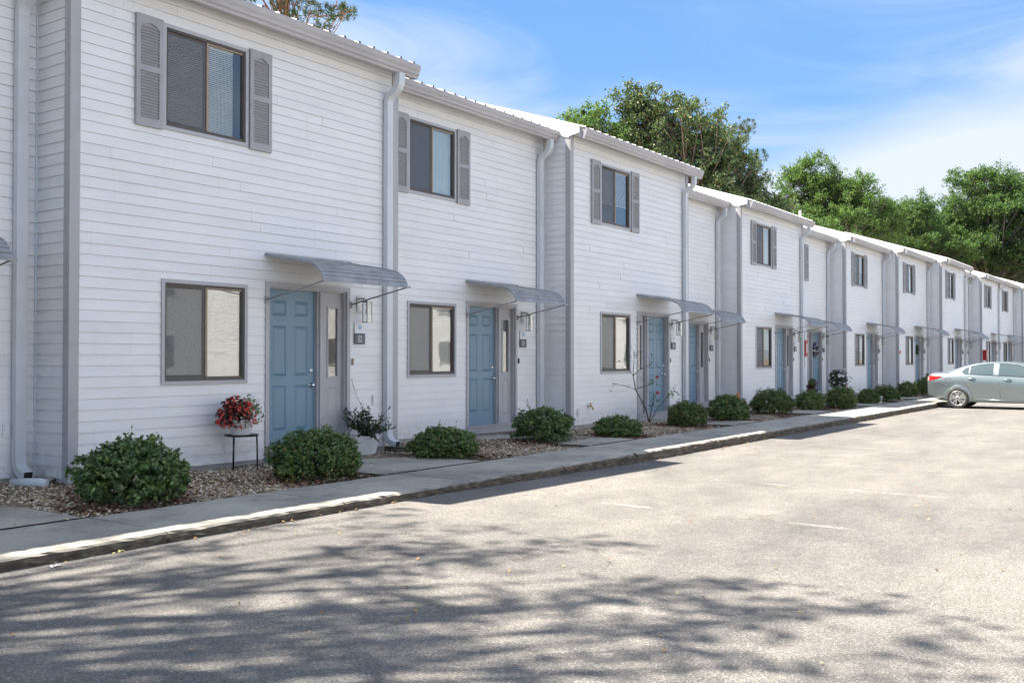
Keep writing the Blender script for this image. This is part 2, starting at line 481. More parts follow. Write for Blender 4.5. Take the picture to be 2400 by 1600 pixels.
# ------------------------------------------------------------------ mesh helpers
class MB:
    """collects boxes, tubes, lathes and sheets; build() links them as ONE mesh object"""

    def __init__(self):
        self.v, self.f, self.m, self.s = [], [], [], []

    def add(self, vs, fs, mi=0, smooth=False):
        o = len(self.v)
        self.v += [tuple(p) for p in vs]
        for f in fs:
            self.f.append(tuple(i + o for i in f))
            self.m.append(mi)
            self.s.append(smooth)
        return self

    def box(self, x0, x1, y0, y1, z0, z1, mi=0):
        vs = [(x, y, z) for z in (z0, z1) for y in (y0, y1) for x in (x0, x1)]
        return self.add(vs, [(0, 2, 3, 1), (4, 5, 7, 6), (0, 1, 5, 4), (2, 6, 7, 3), (0, 4, 6, 2), (1, 3, 7, 5)], mi)

    def quad(self, a, b, c, d, mi=0):
        return self.add([a, b, c, d], [(0, 1, 2, 3)], mi)

    def prism_x(self, poly, x0, x1, mi=0, smooth=False):
        """extrude a closed (y, z) outline along x"""
        n = len(poly)
        vs = [(x0, y, z) for y, z in poly] + [(x1, y, z) for y, z in poly]
        fs = [(i, (i + 1) % n, n + (i + 1) % n, n + i) for i in range(n)]
        self.add(vs, fs, mi, smooth)
        self.add(vs, [tuple(range(n))[::-1], tuple(range(n, 2 * n))], mi)
        return self

    def prism_y(self, poly, y0, y1, mi=0):
        n = len(poly)
        vs = [(x, y0, z) for x, z in poly] + [(x, y1, z) for x, z in poly]
        fs = [(i, (i + 1) % n, n + (i + 1) % n, n + i) for i in range(n)]
        self.add(vs, fs + [tuple(range(n))[::-1], tuple(range(n, 2 * n))], mi)
        return self

    def tube(self, pts, radii, n=6, mi=0, smooth=True, cap=True):
        pts = [Vector(p) for p in pts]
        if not hasattr(radii, '__len__'):
            radii = [radii] * len(pts)
        o = len(self.v)
        ref = Vector((0, 0, 1))
        for i, p in enumerate(pts):
            d = (pts[min(i + 1, len(pts) - 1)] - pts[max(i - 1, 0)]).normalized()
            a = d.cross(ref)
            if a.length < 0.05:
                a = d.cross(Vector((1, 0, 0)))
            a.normalize()
            b = d.cross(a)
            for k in range(n):
                t = 2 * math.pi * k / n
                q = p + (a * math.cos(t) + b * math.sin(t)) * radii[i]
                self.v.append(tuple(q))
        for i in range(len(pts) - 1):
            for k in range(n):
                self.f.append((o + i * n + k, o + i * n + (k + 1) % n, o + (i + 1) * n + (k + 1) % n, o + (i + 1) * n + k))
                self.m.append(mi)
                self.s.append(smooth)
        if cap:
            for q in (list(range(n))[::-1], list(range((len(pts) - 1) * n, len(pts) * n))):
                self.f.append(tuple(o + j for j in q))
                self.m.append(mi)
                self.s.append(False)
        return self

    def lathe(self, prof, c=(0, 0, 0), axis='z', n=16, mi=0, smooth=True):
        """prof: (radius, height) pairs turned round an axis through c"""
        o = len(self.v)
        for r, h in prof:
            for k in range(n):
                t = 2 * math.pi * k / n
                a, b = r * math.cos(t), r * math.sin(t)
                p = {'z': (a, b, h), 'y': (a, h, b), 'x': (h, a, b)}[axis]
                self.v.append((p[0] + c[0], p[1] + c[1], p[2] + c[2]))
        for i in range(len(prof) - 1):
            for k in range(n):
                self.f.append((o + i * n + k, o + i * n + (k + 1) % n, o + (i + 1) * n + (k + 1) % n, o + (i + 1) * n + k))
                self.m.append(mi)
                self.s.append(smooth)
        return self

    def disc(self, c, r, axis='y', n=20, mi=0):
        o = len(self.v)
        for k in range(n):
            t = 2 * math.pi * k / n
            a, b = r * math.cos(t), r * math.sin(t)
            p = {'z': (a, b, 0), 'y': (a, 0, b), 'x': (0, a, b)}[axis]
            self.v.append((p[0] + c[0], p[1] + c[1], p[2] + c[2]))
        self.f.append(tuple(range(o, o + n)))
        self.m.append(mi)
        self.s.append(False)
        return self

    def mesh(self, name, mats):
        me = bpy.data.meshes.new(name)
        me.from_pydata(self.v, [], self.f)
        for k in (mats if isinstance(mats, (list, tuple)) else [mats]):
            me.materials.append(MAT[k])
        me.polygons.foreach_set('material_index', self.m)
        me.polygons.foreach_set('use_smooth', self.s)
        me.update()
        return me

    def build(self, name, mats, parent=None, loc=(0, 0, 0)):
        return obj(name, self.mesh(name, mats), parent, loc)


def obj(name, me, parent=None, loc=(0, 0, 0), rz=0.0):
    o = bpy.data.objects.new(name, me)
    COL.objects.link(o)
    o.location = loc
    o.rotation_euler = (0, 0, rz)
    if parent is not None:
        o.parent = parent
    return o


def thing(name, label, cat, loc=(0, 0, 0), rz=0.0, group=None):
    o = obj(name, None, None, loc, rz)
    o.empty_display_size = 0.2
    return tag(o, label, cat, group)


def tag(o, label, cat, group=None):
    o['label'] = label
    o['category'] = cat
    if group:
        o['group'] = group
    return o


def struct(o):
    o['kind'] = 'structure'
    return o


def stuff(o):
    o['kind'] = 'stuff'
    return o


def fast_mesh(name, V, F, mat, smooth=False):
    """V (n,3) and triangles F (m,3) as numpy arrays"""
    me = bpy.data.meshes.new(name)
    me.vertices.add(len(V))
    me.vertices.foreach_set('co', np.asarray(V, np.float32).ravel())
    me.loops.add(F.size)
    me.loops.foreach_set('vertex_index', np.asarray(F, np.int32).ravel())
    me.polygons.add(len(F))
    me.polygons.foreach_set('loop_start', np.arange(0, F.size, 3, dtype=np.int32))
    if smooth:
        me.polygons.foreach_set('use_smooth', np.ones(len(F), bool))
    me.materials.append(MAT[mat])
    me.update(calc_edges=True)
    me.validate()
    return me


def unit(a):
    return a / np.maximum(np.linalg.norm(a, axis=1, keepdims=True), 1e-9)


def leaves(P, Nrm, L, Wd, rng, fold=0.18, T=None):
    """folded leaf blades at the points P facing roughly Nrm: (verts, tris)"""
    n = len(P)
    if T is None:
        T = rng.normal(size=(n, 3))
    T = unit(T - Nrm * np.sum(T * Nrm, 1, keepdims=True))
    B = np.cross(Nrm, T)
    L = np.asarray(L).reshape(-1, 1) * np.ones((n, 1))
    Wd = np.asarray(Wd).reshape(-1, 1) * np.ones((n, 1))
    a = P - T * L * 0.5
    b = P + T * L * 0.5
    l = P + B * Wd * 0.5 + Nrm * Wd * fold - T * L * 0.06
    r = P - B * Wd * 0.5 + Nrm * Wd * fold - T * L * 0.06
    V = np.stack([a, r, b, l], 1).reshape(-1, 3)
    i = np.arange(n)[:, None] * 4
    F = np.concatenate([i + np.array([[0, 1, 2]]), i + np.array([[0, 2, 3]])], 1).reshape(-1, 3)
    return V, F


# ------------------------------------------------------------------ the ground
o = MB().quad((-400, -400, -0.12), (600, -400, -0.12), (600, 600, -0.12), (-400, 600, -0.12)).build('ground', 'soil')
struct(o)


def lot_z(x, y):
    return 0.052 * min(1, max(0, (13.0 - x) / 4.5)) * min(1, max(0, (y - 2.0) / 5.0))


gx = [-60, -20, -6] + [i * 0.5 for i in range(-8, 30)] + [15, 20, 40, 80, 160]
gy = [-40, -10, 0, 2, 2.5, 3, 3.5, 4, 4.5, 5, 5.5, 6, 6.5, 7.10]
lot = [(x, y, lot_z(x, y)) for x in gx for y in gy]
nq = len(gy)
o = MB().add(lot, [(i * nq + j, i * nq + nq + j, i * nq + nq + j + 1, i * nq + j + 1) for i in range(len(gx) - 1) for j in range(nq - 1)], 0, True).build('parking_lot', 'asphalt')
struct(o)
pl = MB()
for x, y0, y1 in [(9.15, 2.6, 5.3), (11.85, 2.4, 5.2), (14.55, 2.2, 5.2), (17.2, 2.2, 5.1), (19.8, 2.2, 5.1), (22.3, 2.0, 5.0), (25.0, 2.0, 5.0), (27.6, 2.0, 5.0)]:
    for i in range(6):
        ya, yb = y0 + (y1 - y0) * i / 6, y0 + (y1 - y0) * (i + 1) / 6
        za, zb = lot_z(x, ya) + 0.006, lot_z(x, yb) + 0.006
        pl.quad((x, ya, za), (x + 0.10, ya, za), (x + 0.10, yb, zb), (x, yb, zb))
struct(pl.build('parking_lines', 'line'))

KY, KI, KT = 7.02, 8.17, 0.15          # kerb face, inner edge and top of the sidewalk
sw = struct(MB().box(-6, 96, KY + 0.03, KI - 0.02, -0.10, 0.06).build('sidewalk', 'soil'))
rs = np.random.default_rng(11)
x = 5.10 - 2.05 * 5
k = 0
while x < 95:
    nseg = 26
    prof0 = [(KI, -0.02), (KI, KT - 0.006), (KI - 0.012, KT), ((KY + KI) / 2, KT - 0.002), (KY + 0.07, KT - 0.006), (KY + 0.028, KT - 0.012), (KY + 0.008, KT - 0.03), (KY, KT - 0.06), (KY + 0.004, 0.07), (KY + 0.006, 0.03), (KY - 0.004, -0.02)]
    m = MB()
    n = len(prof0)
    vs = []
    for i in range(nseg + 1):
        xx = x + 0.007 + (2.05 - 0.014) * i / nseg
        ch = 0.010 * max(0, rs.normal() - 0.9)
        for j, (yy, z) in enumerate(prof0):
            jy = rs.normal() * 0.0035 if j >= 4 else 0
            jz = rs.normal() * 0.0022 if 4 <= j <= 8 else rs.normal() * 0.0008
            if 5 <= j <= 7:
                jy += ch
                jz -= ch * 0.6
            vs.append((xx, yy + jy, z + jz))
    fs = [(i * n + j, (i + 1) * n + j, (i + 1) * n + j + 1, i * n + j + 1) for i in range(nseg) for j in range(n - 1)]
    m.add(vs, fs, 0, False)
    m.add(vs, [tuple(range(n)), tuple(range(nseg * n, nseg * n + n))[::-1]], 0)
    m.build('paving_slab', 'concrete', sw)
    x += 2.05
    k += 1

# units of the row: x of the left corner, width, y of the front wall
UN = {1: (0.82, 5.46, 11.13), 2: (6.28, 5.46, 10.45), 3: (11.74, 5.21, 11.08), 4: (16.95, 5.46, 10.45),
      5: (22.41, 5.19, 11.85), 6: (27.60, 5.46, 11.19), 7: (33.06, 5.20, 11.95), 8: (38.26, 5.46, 11.31),
      9: (43.72, 5.46, 10.72), 10: (49.18, 5.46, 10.12), 11: (54.64, 5.20, 10.88), 12: (59.84, 5.46, 10.25),
      13: (65.30, 5.20, 10.20), 14: (70.50, 5.46, 9.66)}
DX = {1: 0.12, 3: -0.20, 5: -0.05, 7: -0.10}
MIRROR = {4, 7}


def wall_y(x):
    for X0, w, Y in UN.values():
        if X0 <= x < X0 + w:
            return Y
    return 11.0


# planting bed: gravel ground between sidewalk and walls
nx, ny = 400, 14
vs, fs = [], []
for i in range(nx + 1):
    xx = -5 + 90 * i / nx
    for j in range(ny + 1):
        yy = KI - 0.03 + (12.4 - KI) * j / ny
        vs.append((xx, yy, 0.105 + 0.05 * min(1, max(0, (yy - KI) / 0.9)) + 0.012 * math.sin(xx * 2.1 + yy * 3) + rs.normal() * 0.004))
for i in range(nx):
    for j in range(ny):
        a = i * (ny + 1) + j
        fs.append((a, a + ny + 1, a + ny + 2, a + 1))
struct(MB().add(vs, fs, 0, True).build('planting_bed', 'soil'))


def bed_z(x, y):
    return 0.105 + 0.05 * min(1, max(0, (y - KI) / 0.9)) + 0.012 * math.sin(x * 2.1 + y * 3)


def pebbles(name, spots, size, mat, flat=0.6, rng=None):
    n = len(spots)
    base = np.array([(1, 0, 0), (0.3, 0.9, 0), (-0.8, 0.6, 0), (-0.7, -0.7, 0), (0.4, -0.95, 0), (0, 0, 1), (0.1, 0.1, -1)], float)
    tri = np.array([(0, 1, 5), (1, 2, 5), (2, 3, 5), (3, 4, 5), (4, 0, 5)])
    V = base[None] * (size[:, None, None] * 0.5) * rng.uniform(0.7, 1.25, (n, 7, 1))
    V[:, :, 2] *= flat
    a = rng.uniform(0, 6.28, n)
    c, s = np.cos(a)[:, None], np.sin(a)[:, None]
    tx, ty = rng.normal(size=(n, 1)) * 0.35, rng.normal(size=(n, 1)) * 0.35
    X = V[:, :, 0] * c - V[:, :, 1] * s
    Y = V[:, :, 0] * s + V[:, :, 1] * c
    Z = V[:, :, 2] + X * tx + Y * ty
    V = np.stack([X, Y, Z], 2) + spots[:, None, :]
    F = (np.arange(n)[:, None, None] * 7 + tri[None]).reshape(-1, 3)
    return obj(name, fast_mesh(name, V.reshape(-1, 3), F, mat, False))


# front walks from the sidewalk to each door
WALKS = [(2.9, 5.08), (9.05, 10.98), (13.95, 15.45), (19.9, 21.4), (25.1, 26.7), (30.3, 32.0), (36.0, 37.4), (41.0, 42.6), (46.4, 48.0), (51.9, 53.5), (57.4, 58.9), (62.5, 64.1)]
for i, (xa, xb) in enumerate(WALKS):
    yb = wall_y((xa + xb) / 2) - 0.02
    m = MB()
    nyy = 10
    vs = []
    for j in range(nyy + 1):
        yy = KI + 0.012 + (yb - KI - 0.012) * j / nyy
        for q in (xa, xa + 0.02, (xa + xb) / 2, xb - 0.02, xb):
            vs.append((q + rs.normal() * 0.004 * (q in (xa, xb)), yy, 0.158 + rs.normal() * 0.001 - (0.01 if q in (xa, xb) else 0)))
    fs = [(j * 5 + q, j * 5 + q + 1, j * 5 + q + 6, j * 5 + q + 5) for j in range(nyy) for q in range(4)]
    m.add(vs, fs, 0, True)
    m.add([(xa, KI + 0.012, 0.148), (xb, KI + 0.012, 0.148), (xb, KI + 0.012, 0), (xa, KI + 0.012, 0)], [(0, 3, 2, 1)], 0)
    for q in (xa, xb):
        m.add([(q, KI + 0.012, 0.148), (q, yb, 0.148), (q, yb, 0), (q, KI + 0.012, 0)], [(0, 1, 2, 3)], 0)
    struct(m.build('path', 'concrete'))


def in_walk(x):
    return any(a - 0.03 < x < b + 0.03 for a, b in WALKS)


# ------------------------------------------------------------------ the row of houses
COURSE, Z0, Z1 = 0.127, 0.21, 6.0


def clip_band(x0, x1, za, zb, holes):
    """pieces of the band x0..x1, za..zb left by the rectangular holes"""
    zs = sorted({za, zb, *[z for h in holes for z in (h[2], h[3]) if za < z < zb]})
    out = []
    for a, b in zip(zs[:-1], zs[1:]):
        mid = (a + b) / 2
        cuts = sorted((h[0], h[1]) for h in holes if h[2] < mid < h[3])
        cur = x0
        for c0, c1 in cuts:
            if c1 <= cur or c0 >= x1:
                continue
            if c0 > cur:
                out.append((cur, c0, a, b))
            cur = max(cur, c1)
        if cur < x1:
            out.append((cur, x1, a, b))
    return out


def lap(z, za):
    """how far a course stands proud at height z: lip at the bottom, tucked in at the top"""
    t = (z - za) / COURSE
    return 0.0125 - 0.0095 * t


def strip(m, a, b, c, d, za, off=0.0, side=False):
    """a rectangle a..b, c..d of one course, with the drip lip where it reaches the bottom edge"""
    p0, p1 = lap(c, za) + off, lap(d, za) + off
    if side:                                      # on the end wall facing -x; a,b run in y
        m.quad((-p0, a, c), (-p1, a, d), (-p1, b, d), (-p0, b, c))
        if abs(c - za) < 1e-6:
            m.quad((-p0, a, c), (-p0, b, c), (0.0, b, c + 0.002), (0.0, a, c + 0.002))
    else:
        m.quad((a, -p0, c), (b, -p0, c), (b, -p1, d), (a, -p1, d))
        if abs(c - za) < 1e-6:
            m.quad((a, 0.0, c + 0.002), (b, 0.0, c + 0.002), (b, -p0, c), (a, -p0, c))


def board(m, x0, x1, za, zb, holes, off=0.0, side=False):
    for a, b, c, d in clip_band(x0, x1, za, zb, holes):
        strip(m, a, b, c, d, za, off, side)


def runs(rects):
    """group touching rectangles: each group is one board"""
    out = []
    for r in rects:
        hit = [g for g in out if any(r[0] < q[1] - 1e-6 and q[0] < r[1] - 1e-6 and (abs(r[2] - q[3]) < 1e-6 or abs(q[2] - r[3]) < 1e-6) for q in g)]
        new = [r]
        for g in hit:
            new += g
            out.remove(g)
        out.append(new)
    return out


WX0, WX1 = 1.18, 2.50
DFX0, DFX1 = 2.81, 4.42
WZL, WZU, WH = 1.235, 4.365, 1.30


# --- shared meshes, all in local coordinates (x along the wall, -y to the street)
def window_meshes():
    w, h = WX1 - WX0, WH
    d = {}
    m = MB()
    c = 0.045
    for a in ((0, w, h - c, h), (0, w, 0, c), (0, c, c, h - c), (w - c, w, c, h - c)):
        m.box(a[0], a[1], -0.030, 0.02, a[2], a[3], 0)
    # box behind the glass, the unlit room's darkness put into its colour
    e = 0.6
    q = 0.046
    m.quad((q, e, q), (w - q, e, q), (w - q, e, h - q), (q, e, h - q), 1)
    m.quad((q, 0.02, q), (q, e, q), (q, e, h - q), (q, 0.02, h - q), 1)
    m.quad((w - q, 0.02, q), (w - q, 0.02, h - q), (w - q, e, h - q), (w - q, e, q), 1)
    m.quad((q, 0.02, q), (w - q, 0.02, q), (w - q, e, q), (q, e, q), 1)
    m.quad((q, 0.02, h - q), (q, e, h - q), (w - q, e, h - q), (w - q, 0.02, h - q), 1)
    d['case'] = m.mesh('window', ['casing', 'room'])
    m = MB()
    a, b = 0.045, w - 0.045
    lo, hi = 0.045, h - 0.045
    t = 0.028
    for r in ((a, b, hi - t, hi), (a, b, lo, lo + t), (a, a + t, lo + t, hi - t), (b - t, b, lo + t, hi - t)):
        m.box(r[0], r[1], -0.014, 0.07, r[2], r[3], 0)
    d['frame'] = m.mesh('window_frame', ['bronze'])
    mid = w / 2
    m = MB()
    t2 = 0.035
    x0, x1, y0, y1 = a + t, mid + 0.005, 0.012, 0.03
    for r in ((x0, x1, hi - t - t2, hi - t), (x0, x1, lo + t, lo + t + t2 * 1.3), (x0, x0 + 0.022, lo + t + t2 * 1.3, hi - t - t2), (x1 - t2, x1, lo + t + t2 * 1.3, hi - t - t2)):
        m.box(r[0], r[1], y0, y1, r[2], r[3], 0)
    d['sashL'] = m.mesh('sash', ['bronze'])
    m = MB()
    x0, x1, y0, y1 = mid + 0.006, b - t, 0.0, 0.03
    t2 = 0.022
    for i, r in enumerate(((x0, x1, hi - t - t2, hi - t), (x0, x1, lo + t, lo + t + t2), (x0, x0 + 0.03, lo + t + t2, hi - t - t2), (x1 - 0.014, x1, lo + t + t2, hi - t - t2))):
        m.box(r[0], r[1], y0, y1, r[2], r[3], 1 if i in (0, 2) else 0)
    d['sashR'] = m.mesh('sash', ['bronze', 'tan'])
    d['paneL'] = MB().quad((a + t + 0.02, 0.022, lo + t + 0.03), (mid - 0.02, 0.022, lo + t + 0.03), (mid - 0.02, 0.022, hi - t - 0.03), (a + t + 0.02, 0.022, hi - t - 0.03)).mesh('pane', 'glass')
    d['paneR'] = MB().quad((mid + 0.03, 0.018, lo + t + 0.018), (b - t - 0.01, 0.018, lo + t + 0.018), (b - t - 0.01, 0.018, hi - t - 0.018), (mid + 0.03, 0.018, hi - t - 0.018)).mesh('pane', 'glass')
    d['screen'] = MB().quad((a + t + 0.02, 0.009, lo + t + 0.03), (mid - 0.02, 0.009, lo + t + 0.03), (mid - 0.02, 0.009, hi - t - 0.03), (a + t + 0.02, 0.009, hi - t - 0.03)).mesh('insect_screen', 'screen')
    return d


WM = window_meshes()


def blind(x0, x1, z0, z1, mat='blind', slat=0.026):
    m = MB()
    z = z1
    m.box(x0, x1, 0.036, 0.066, z1 - 0.035, z1)
    while z - slat > z0:
        m.quad((x0, 0.044, z - 0.035 - slat * 0.94), (x1, 0.044, z - 0.035 - slat * 0.94), (x1, 0.060, z - 0.035), (x0, 0.060, z - 0.035))
        z -= slat
    m.box(x0, x1, 0.042, 0.062, z0 - 0.04, z0 - 0.022)
    return m.mesh('blind', mat)


def curtain(x0, x1, z0, z1, mat):
    m = MB()
    n = max(2, int((x1 - x0) / 0.03))
    vs = []
    for i in range(n + 1):
        xx = x0 + (x1 - x0) * i / n
        y = 0.062 + 0.012 * math.sin(i * 1.7)
        vs += [(xx, y, z0), (xx, y, z1)]
    m.add(vs, [(2 * i, 2 * i + 2, 2 * i + 3, 2 * i + 1) for i in range(n)], 0, True)
    return m.mesh('curtain', mat)


w_ = WX1 - WX0
BLINDS = {
    'full': [blind(0.075, w_ - 0.075, 0.10, WH - 0.07)],
    'gap': [blind(0.075, w_ - 0.20, 0.10, WH - 0.07)],
    'half': [blind(0.075, w_ - 0.075, 0.52, WH - 0.07), curtain(0.075, w_ - 0.075, 0.07, 0.60, 'navy')],
    'frost': [curtain(w_ / 2 + 0.02, w_ - 0.075, 0.07, WH - 0.07, 'frost'), curtain(0.075, w_ / 2, 0.07, WH - 0.07, 'navy')],
    'dark': [curtain(w_ / 2 + 0.03, w_ - 0.075, 0.07, WH - 0.07, 'frost')],
    'half2': [blind(0.075, w_ - 0.075, 0.62, WH - 0.07)],
}


def window(par, x, z, kind):
    c = obj('window', WM['case'], par, (x, 0, z))
    obj('window_frame', WM['frame'], c)
    obj('sash', WM['sashL'], c)
    obj('sash', WM['sashR'], c)
    obj('pane', WM['paneL'], c)
    obj('pane', WM['paneR'], c)
    obj('insect_screen', WM['screen'], c)
    for me in BLINDS[kind]:
        obj(me.name.split('.')[0], me, c)


SHW, SHH = 0.37, 1.335


def shutter_meshes():
    m = MB()
    m.box(0, SHW, -0.030, -0.0175, 0, SHH)                        # back plate
    st = 0.055
    f0, f1 = -0.052, -0.0305
    m.box(0, st, f0, f1, 0, SHH)
    m.box(SHW - st, SHW, f0, f1, 0, SHH)
    m.box(st, SHW - st, f0, f1, 0, 0.10)
    m.box(st, SHW - st, f0, f1, 0.66, 0.735)
    # arched head rail
    pts = [(st, SHH), (st, 1.19)]
    for i in range(9):
        t = i / 8
        pts.append((st + (SHW - 2 * st) * t, 1.19 + 0.055 * math.sin(math.pi * t)))
    pts += [(SHW - st, SHH)]
    pts = pts[::-1]
    m.prism_y(pts, f0, f1)
    sl = MB()
    sl.add([(st, -0.031, 0.0), (SHW - st, -0.031, 0.0), (SHW - st, -0.0505, -0.024), (st, -0.0505, -0.024), (st, -0.0475, -0.0275), (SHW - st, -0.0475, -0.0275), (SHW - st, -0.031, -0.010), (st, -0.031, -0.010)],
           [(0, 3, 2, 1), (3, 4, 5, 2), (4, 7, 6, 5), (0, 7, 4, 3), (1, 2, 5, 6)])
    zz = [0.135 + 0.037 * i for i in range(15)] + [0.770 + 0.037 * i for i in range(13)]
    whole = MB()
    whole.v, whole.f, whole.m, whole.s = list(m.v), list(m.f), list(m.m), list(m.s)
    for z in zz:
        whole.add([(x, y, q + z) for x, y, q in sl.v], sl.f)
    return m.mesh('shutter', 'shutter'), sl.mesh('louver_slat', 'shutter'), zz, whole.mesh('shutter', 'shutter')


SH_F, SH_S, SH_Z, SH_W = shutter_meshes()


def shutter(par, x, z, fine):
    o = obj('shutter', SH_F if fine else SH_W, par, (x, 0, z))
    if fine:
        for q in SH_Z:
            obj('louver_slat', SH_S, o, (0, 0, q))


def raised(w, h):
    """raised door panel with a sloping field, origin at its lower left corner"""
    m = MB()
    b, g = 0.012, 0.045
    y0, y1 = 0.0, -0.016
    V = [(0, y0, 0), (w, y0, 0), (w, y0, h), (0, y0, h), (b, y0 + 0.010, b), (w - b, y0 + 0.010, b), (w - b, y0 + 0.010, h - b), (b, y0 + 0.010, h - b),
         (g, y1 + 0.012, g), (w - g, y1 + 0.012, g), (w - g, y1 + 0.012, h - g), (g, y1 + 0.012, h - g)]
    F = []
    for k in (0, 4):
        for i in range(4):
            j = (i + 1) % 4
            F.append((k + i, k + j, k + 4 + j, k + 4 + i))
    F.append((8, 9, 10, 11))
    m.add(V, F)
    return m.mesh('door_panel', 'door')


DW, DH, DZ = 0.91, 2.20, 0.32
PWD = 0.255
ROWS = [(0.24, 0.62), (0.99, 0.70), (1.83, 0.21)]
DP = [raised(PWD, h) for z, h in ROWS]


def door_leaf():
    m = MB()
    xs = [0.125, 0.125 + PWD, DW - 0.125 - PWD, DW - 0.125]
    holes = [(xs[0], xs[1], z, z + h) for z, h in ROWS] + [(xs[2], xs[3], z, z + h) for z, h in ROWS]
    zs = sorted({0, DH, *[q for h in holes for q in (h[2], h[3])]})
    for a, b, c, d in clip_band(0, DW, 0, DH, holes):
        m.quad((a, 0, c), (b, 0, c), (b, 0, d), (a, 0, d))
    m.quad((0, 0.04, 0), (0, 0.04, DH), (DW, 0.04, DH), (DW, 0.04, 0))
    m.quad((0, 0, 0), (0, 0, DH), (0, 0.04, DH), (0, 0.04, 0))
    m.quad((DW, 0, 0), (DW, 0.04, 0), (DW, 0.04, DH), (DW, 0, DH))
    return m.mesh('door', 'door'), xs


DOOR_ME, DOOR_XS = door_leaf()
KNOB = MB().lathe([(0.036, 0), (0.036, -0.006), (0.013, -0.010), (0.012, -0.038), (0.024, -0.046), (0.029, -0.058), (0.027, -0.070), (0.014, -0.076), (0.0, -0.077)], axis='y', n=14).mesh('door_knob', 'chrome')
BOLT = MB().lathe([(0.030, 0), (0.029, -0.018), (0.023, -0.024), (0.009, -0.025), (0.008, -0.020), (0.0, -0.020)], axis='y', n=14).mesh('deadbolt', 'chrome')


def frame_mesh(mir):
    m = MB()
    a, b, top = DFX0, DFX1, 2.60
    c = 0.062
    yo = 0.125
    for r in ((a, a + c, 0.20, top), (b - c, b, 0.20, top), (a + c, b - c, top - c, top)):
        m.box(r[0], r[1], -0.032, 0.01, r[2], r[3])
    # jambs and head, set back behind the casing
    for r in ((a + c - 0.012, a + c + 0.022, 0.30, top - c), (b - c - 0.022, b - c + 0.012, 0.30, top - c)):
        m.box(r[0], r[1], 0.0105, yo, r[2], r[3])
    m.box(a + c + 0.022, b - c - 0.022, 0.0105, yo, top - c - 0.022, top - c + 0.012)
    x0, x1 = (3.81, 3.93) if not mir else (DFX0 + DFX1 - 3.93, DFX0 + DFX1 - 3.81)
    m.box(x0 + 0.03, x1 - 0.03, -0.004, 0.03, 0.30, top - c - 0.022)
    m.box(x0, x1, 0.0305, yo, 0.30, top - c - 0.022)
    m.box(a + c, b - c, yo + 0.001, yo + 0.02, 0.25, top)             # backing
    return m.mesh('door_frame', 'casing')


def sidelight_mesh():
    """glazed upper light over a raised wooden panel, origin lower left, 0.36 wide"""
    m = MB()
    w, h = 0.36, DH
    g = (0.085, w - 0.085, 0.98, 1.98)
    p = (0.085, w - 0.085, 0.16, 0.82)
    for a, b, c, d in clip_band(0, w, 0, h, [g, p]):
        m.quad((a, 0, c), (b, 0, c), (b, 0, d), (a, 0, d))
    for a, b, c, d in (g,):
        for r in ((a - 0.02, b + 0.02, d, d + 0.022), (a - 0.02, b + 0.02, c - 0.022, c), (a - 0.02, a, c, d), (b, b + 0.02, c, d)):
            m.box(r[0], r[1], -0.014, 0.03, r[2], r[3])
    a, b, c, d = p
    q = 0.03
    V = [(a, 0, c), (b, 0, c), (b, 0, d), (a, 0, d), (a + 0.01, 0.012, c + 0.01), (b - 0.01, 0.012, c + 0.01), (b - 0.01, 0.012, d - 0.01), (a + 0.01, 0.012, d - 0.01),
         (a + q, 0.002, c + q), (b - q, 0.002, c + q), (b - q, 0.002, d - q), (a + q, 0.002, d - q)]
    F = [(k + i, k + (i + 1) % 4, k + 4 + (i + 1) % 4, k + 4 + i) for k in (0, 4) for i in range(4)] + [(8, 9, 10, 11)]
    m.add(V, F)
    pane = MB().quad((g[0], 0.012, g[2]), (g[1], 0.012, g[2]), (g[1], 0.012, g[3]), (g[0], 0.012, g[3]))
    m.quad((g[0], 0.028, g[2]), (g[1], 0.028, g[2]), (g[1], 0.028, g[3]), (g[0], 0.028, g[3]), 1)
    return m.mesh('sidelight', ['casing', 'room']), pane.mesh('pane', 'glass')


FR = {False: frame_mesh(False), True: frame_mesh(True)}
SLM, SLP = sidelight_mesh()
THR = MB().box(DFX0, DFX1, -0.045, 0.12, 0.16, 0.295).box(DFX0 + 0.02, DFX1 - 0.02, -0.07, 0.10, 0.296, 0.318, 1).mesh('threshold', ['trim', 'casing'])


def doorway(par, dx, mir, brass=False):
    obj('door_frame', FR[mir], par, (dx, 0, 0))
    obj('threshold', THR, par, (dx, 0, 0))
    xd = DFX0 + 0.085 if not mir else DFX1 - 0.085 - DW
    d = obj('door', DOOR_ME, par, (dx + xd, 0.085, DZ))
    for (z, h), me in zip(ROWS, DP):
        for q in (DOOR_XS[0], DOOR_XS[2]):
            obj('door_panel', me, d, (q, 0, z))
    obj('door_knob', KNOB, d, (DW - 0.075, 0, 0.86))
    obj('deadbolt', BOLT, d, (DW - 0.075, 0, 1.07))
    xs = DFX1 - 0.085 - 0.36 + 0.0 if not mir else DFX0 + 0.085
    s = obj('sidelight', SLM, par, (dx + xs, 0.07, DZ))
    obj('pane', SLP, s)


# awning: stepped aluminium slats on two braces
AWP = [(-0.005, 2.965), (-0.30, 2.915), (-0.60, 2.865), (-0.86, 2.815), (-0.94, 2.785), (-1.01, 2.745), (-1.065, 2.695), (-1.105, 2.64), (-1.13, 2.585)]


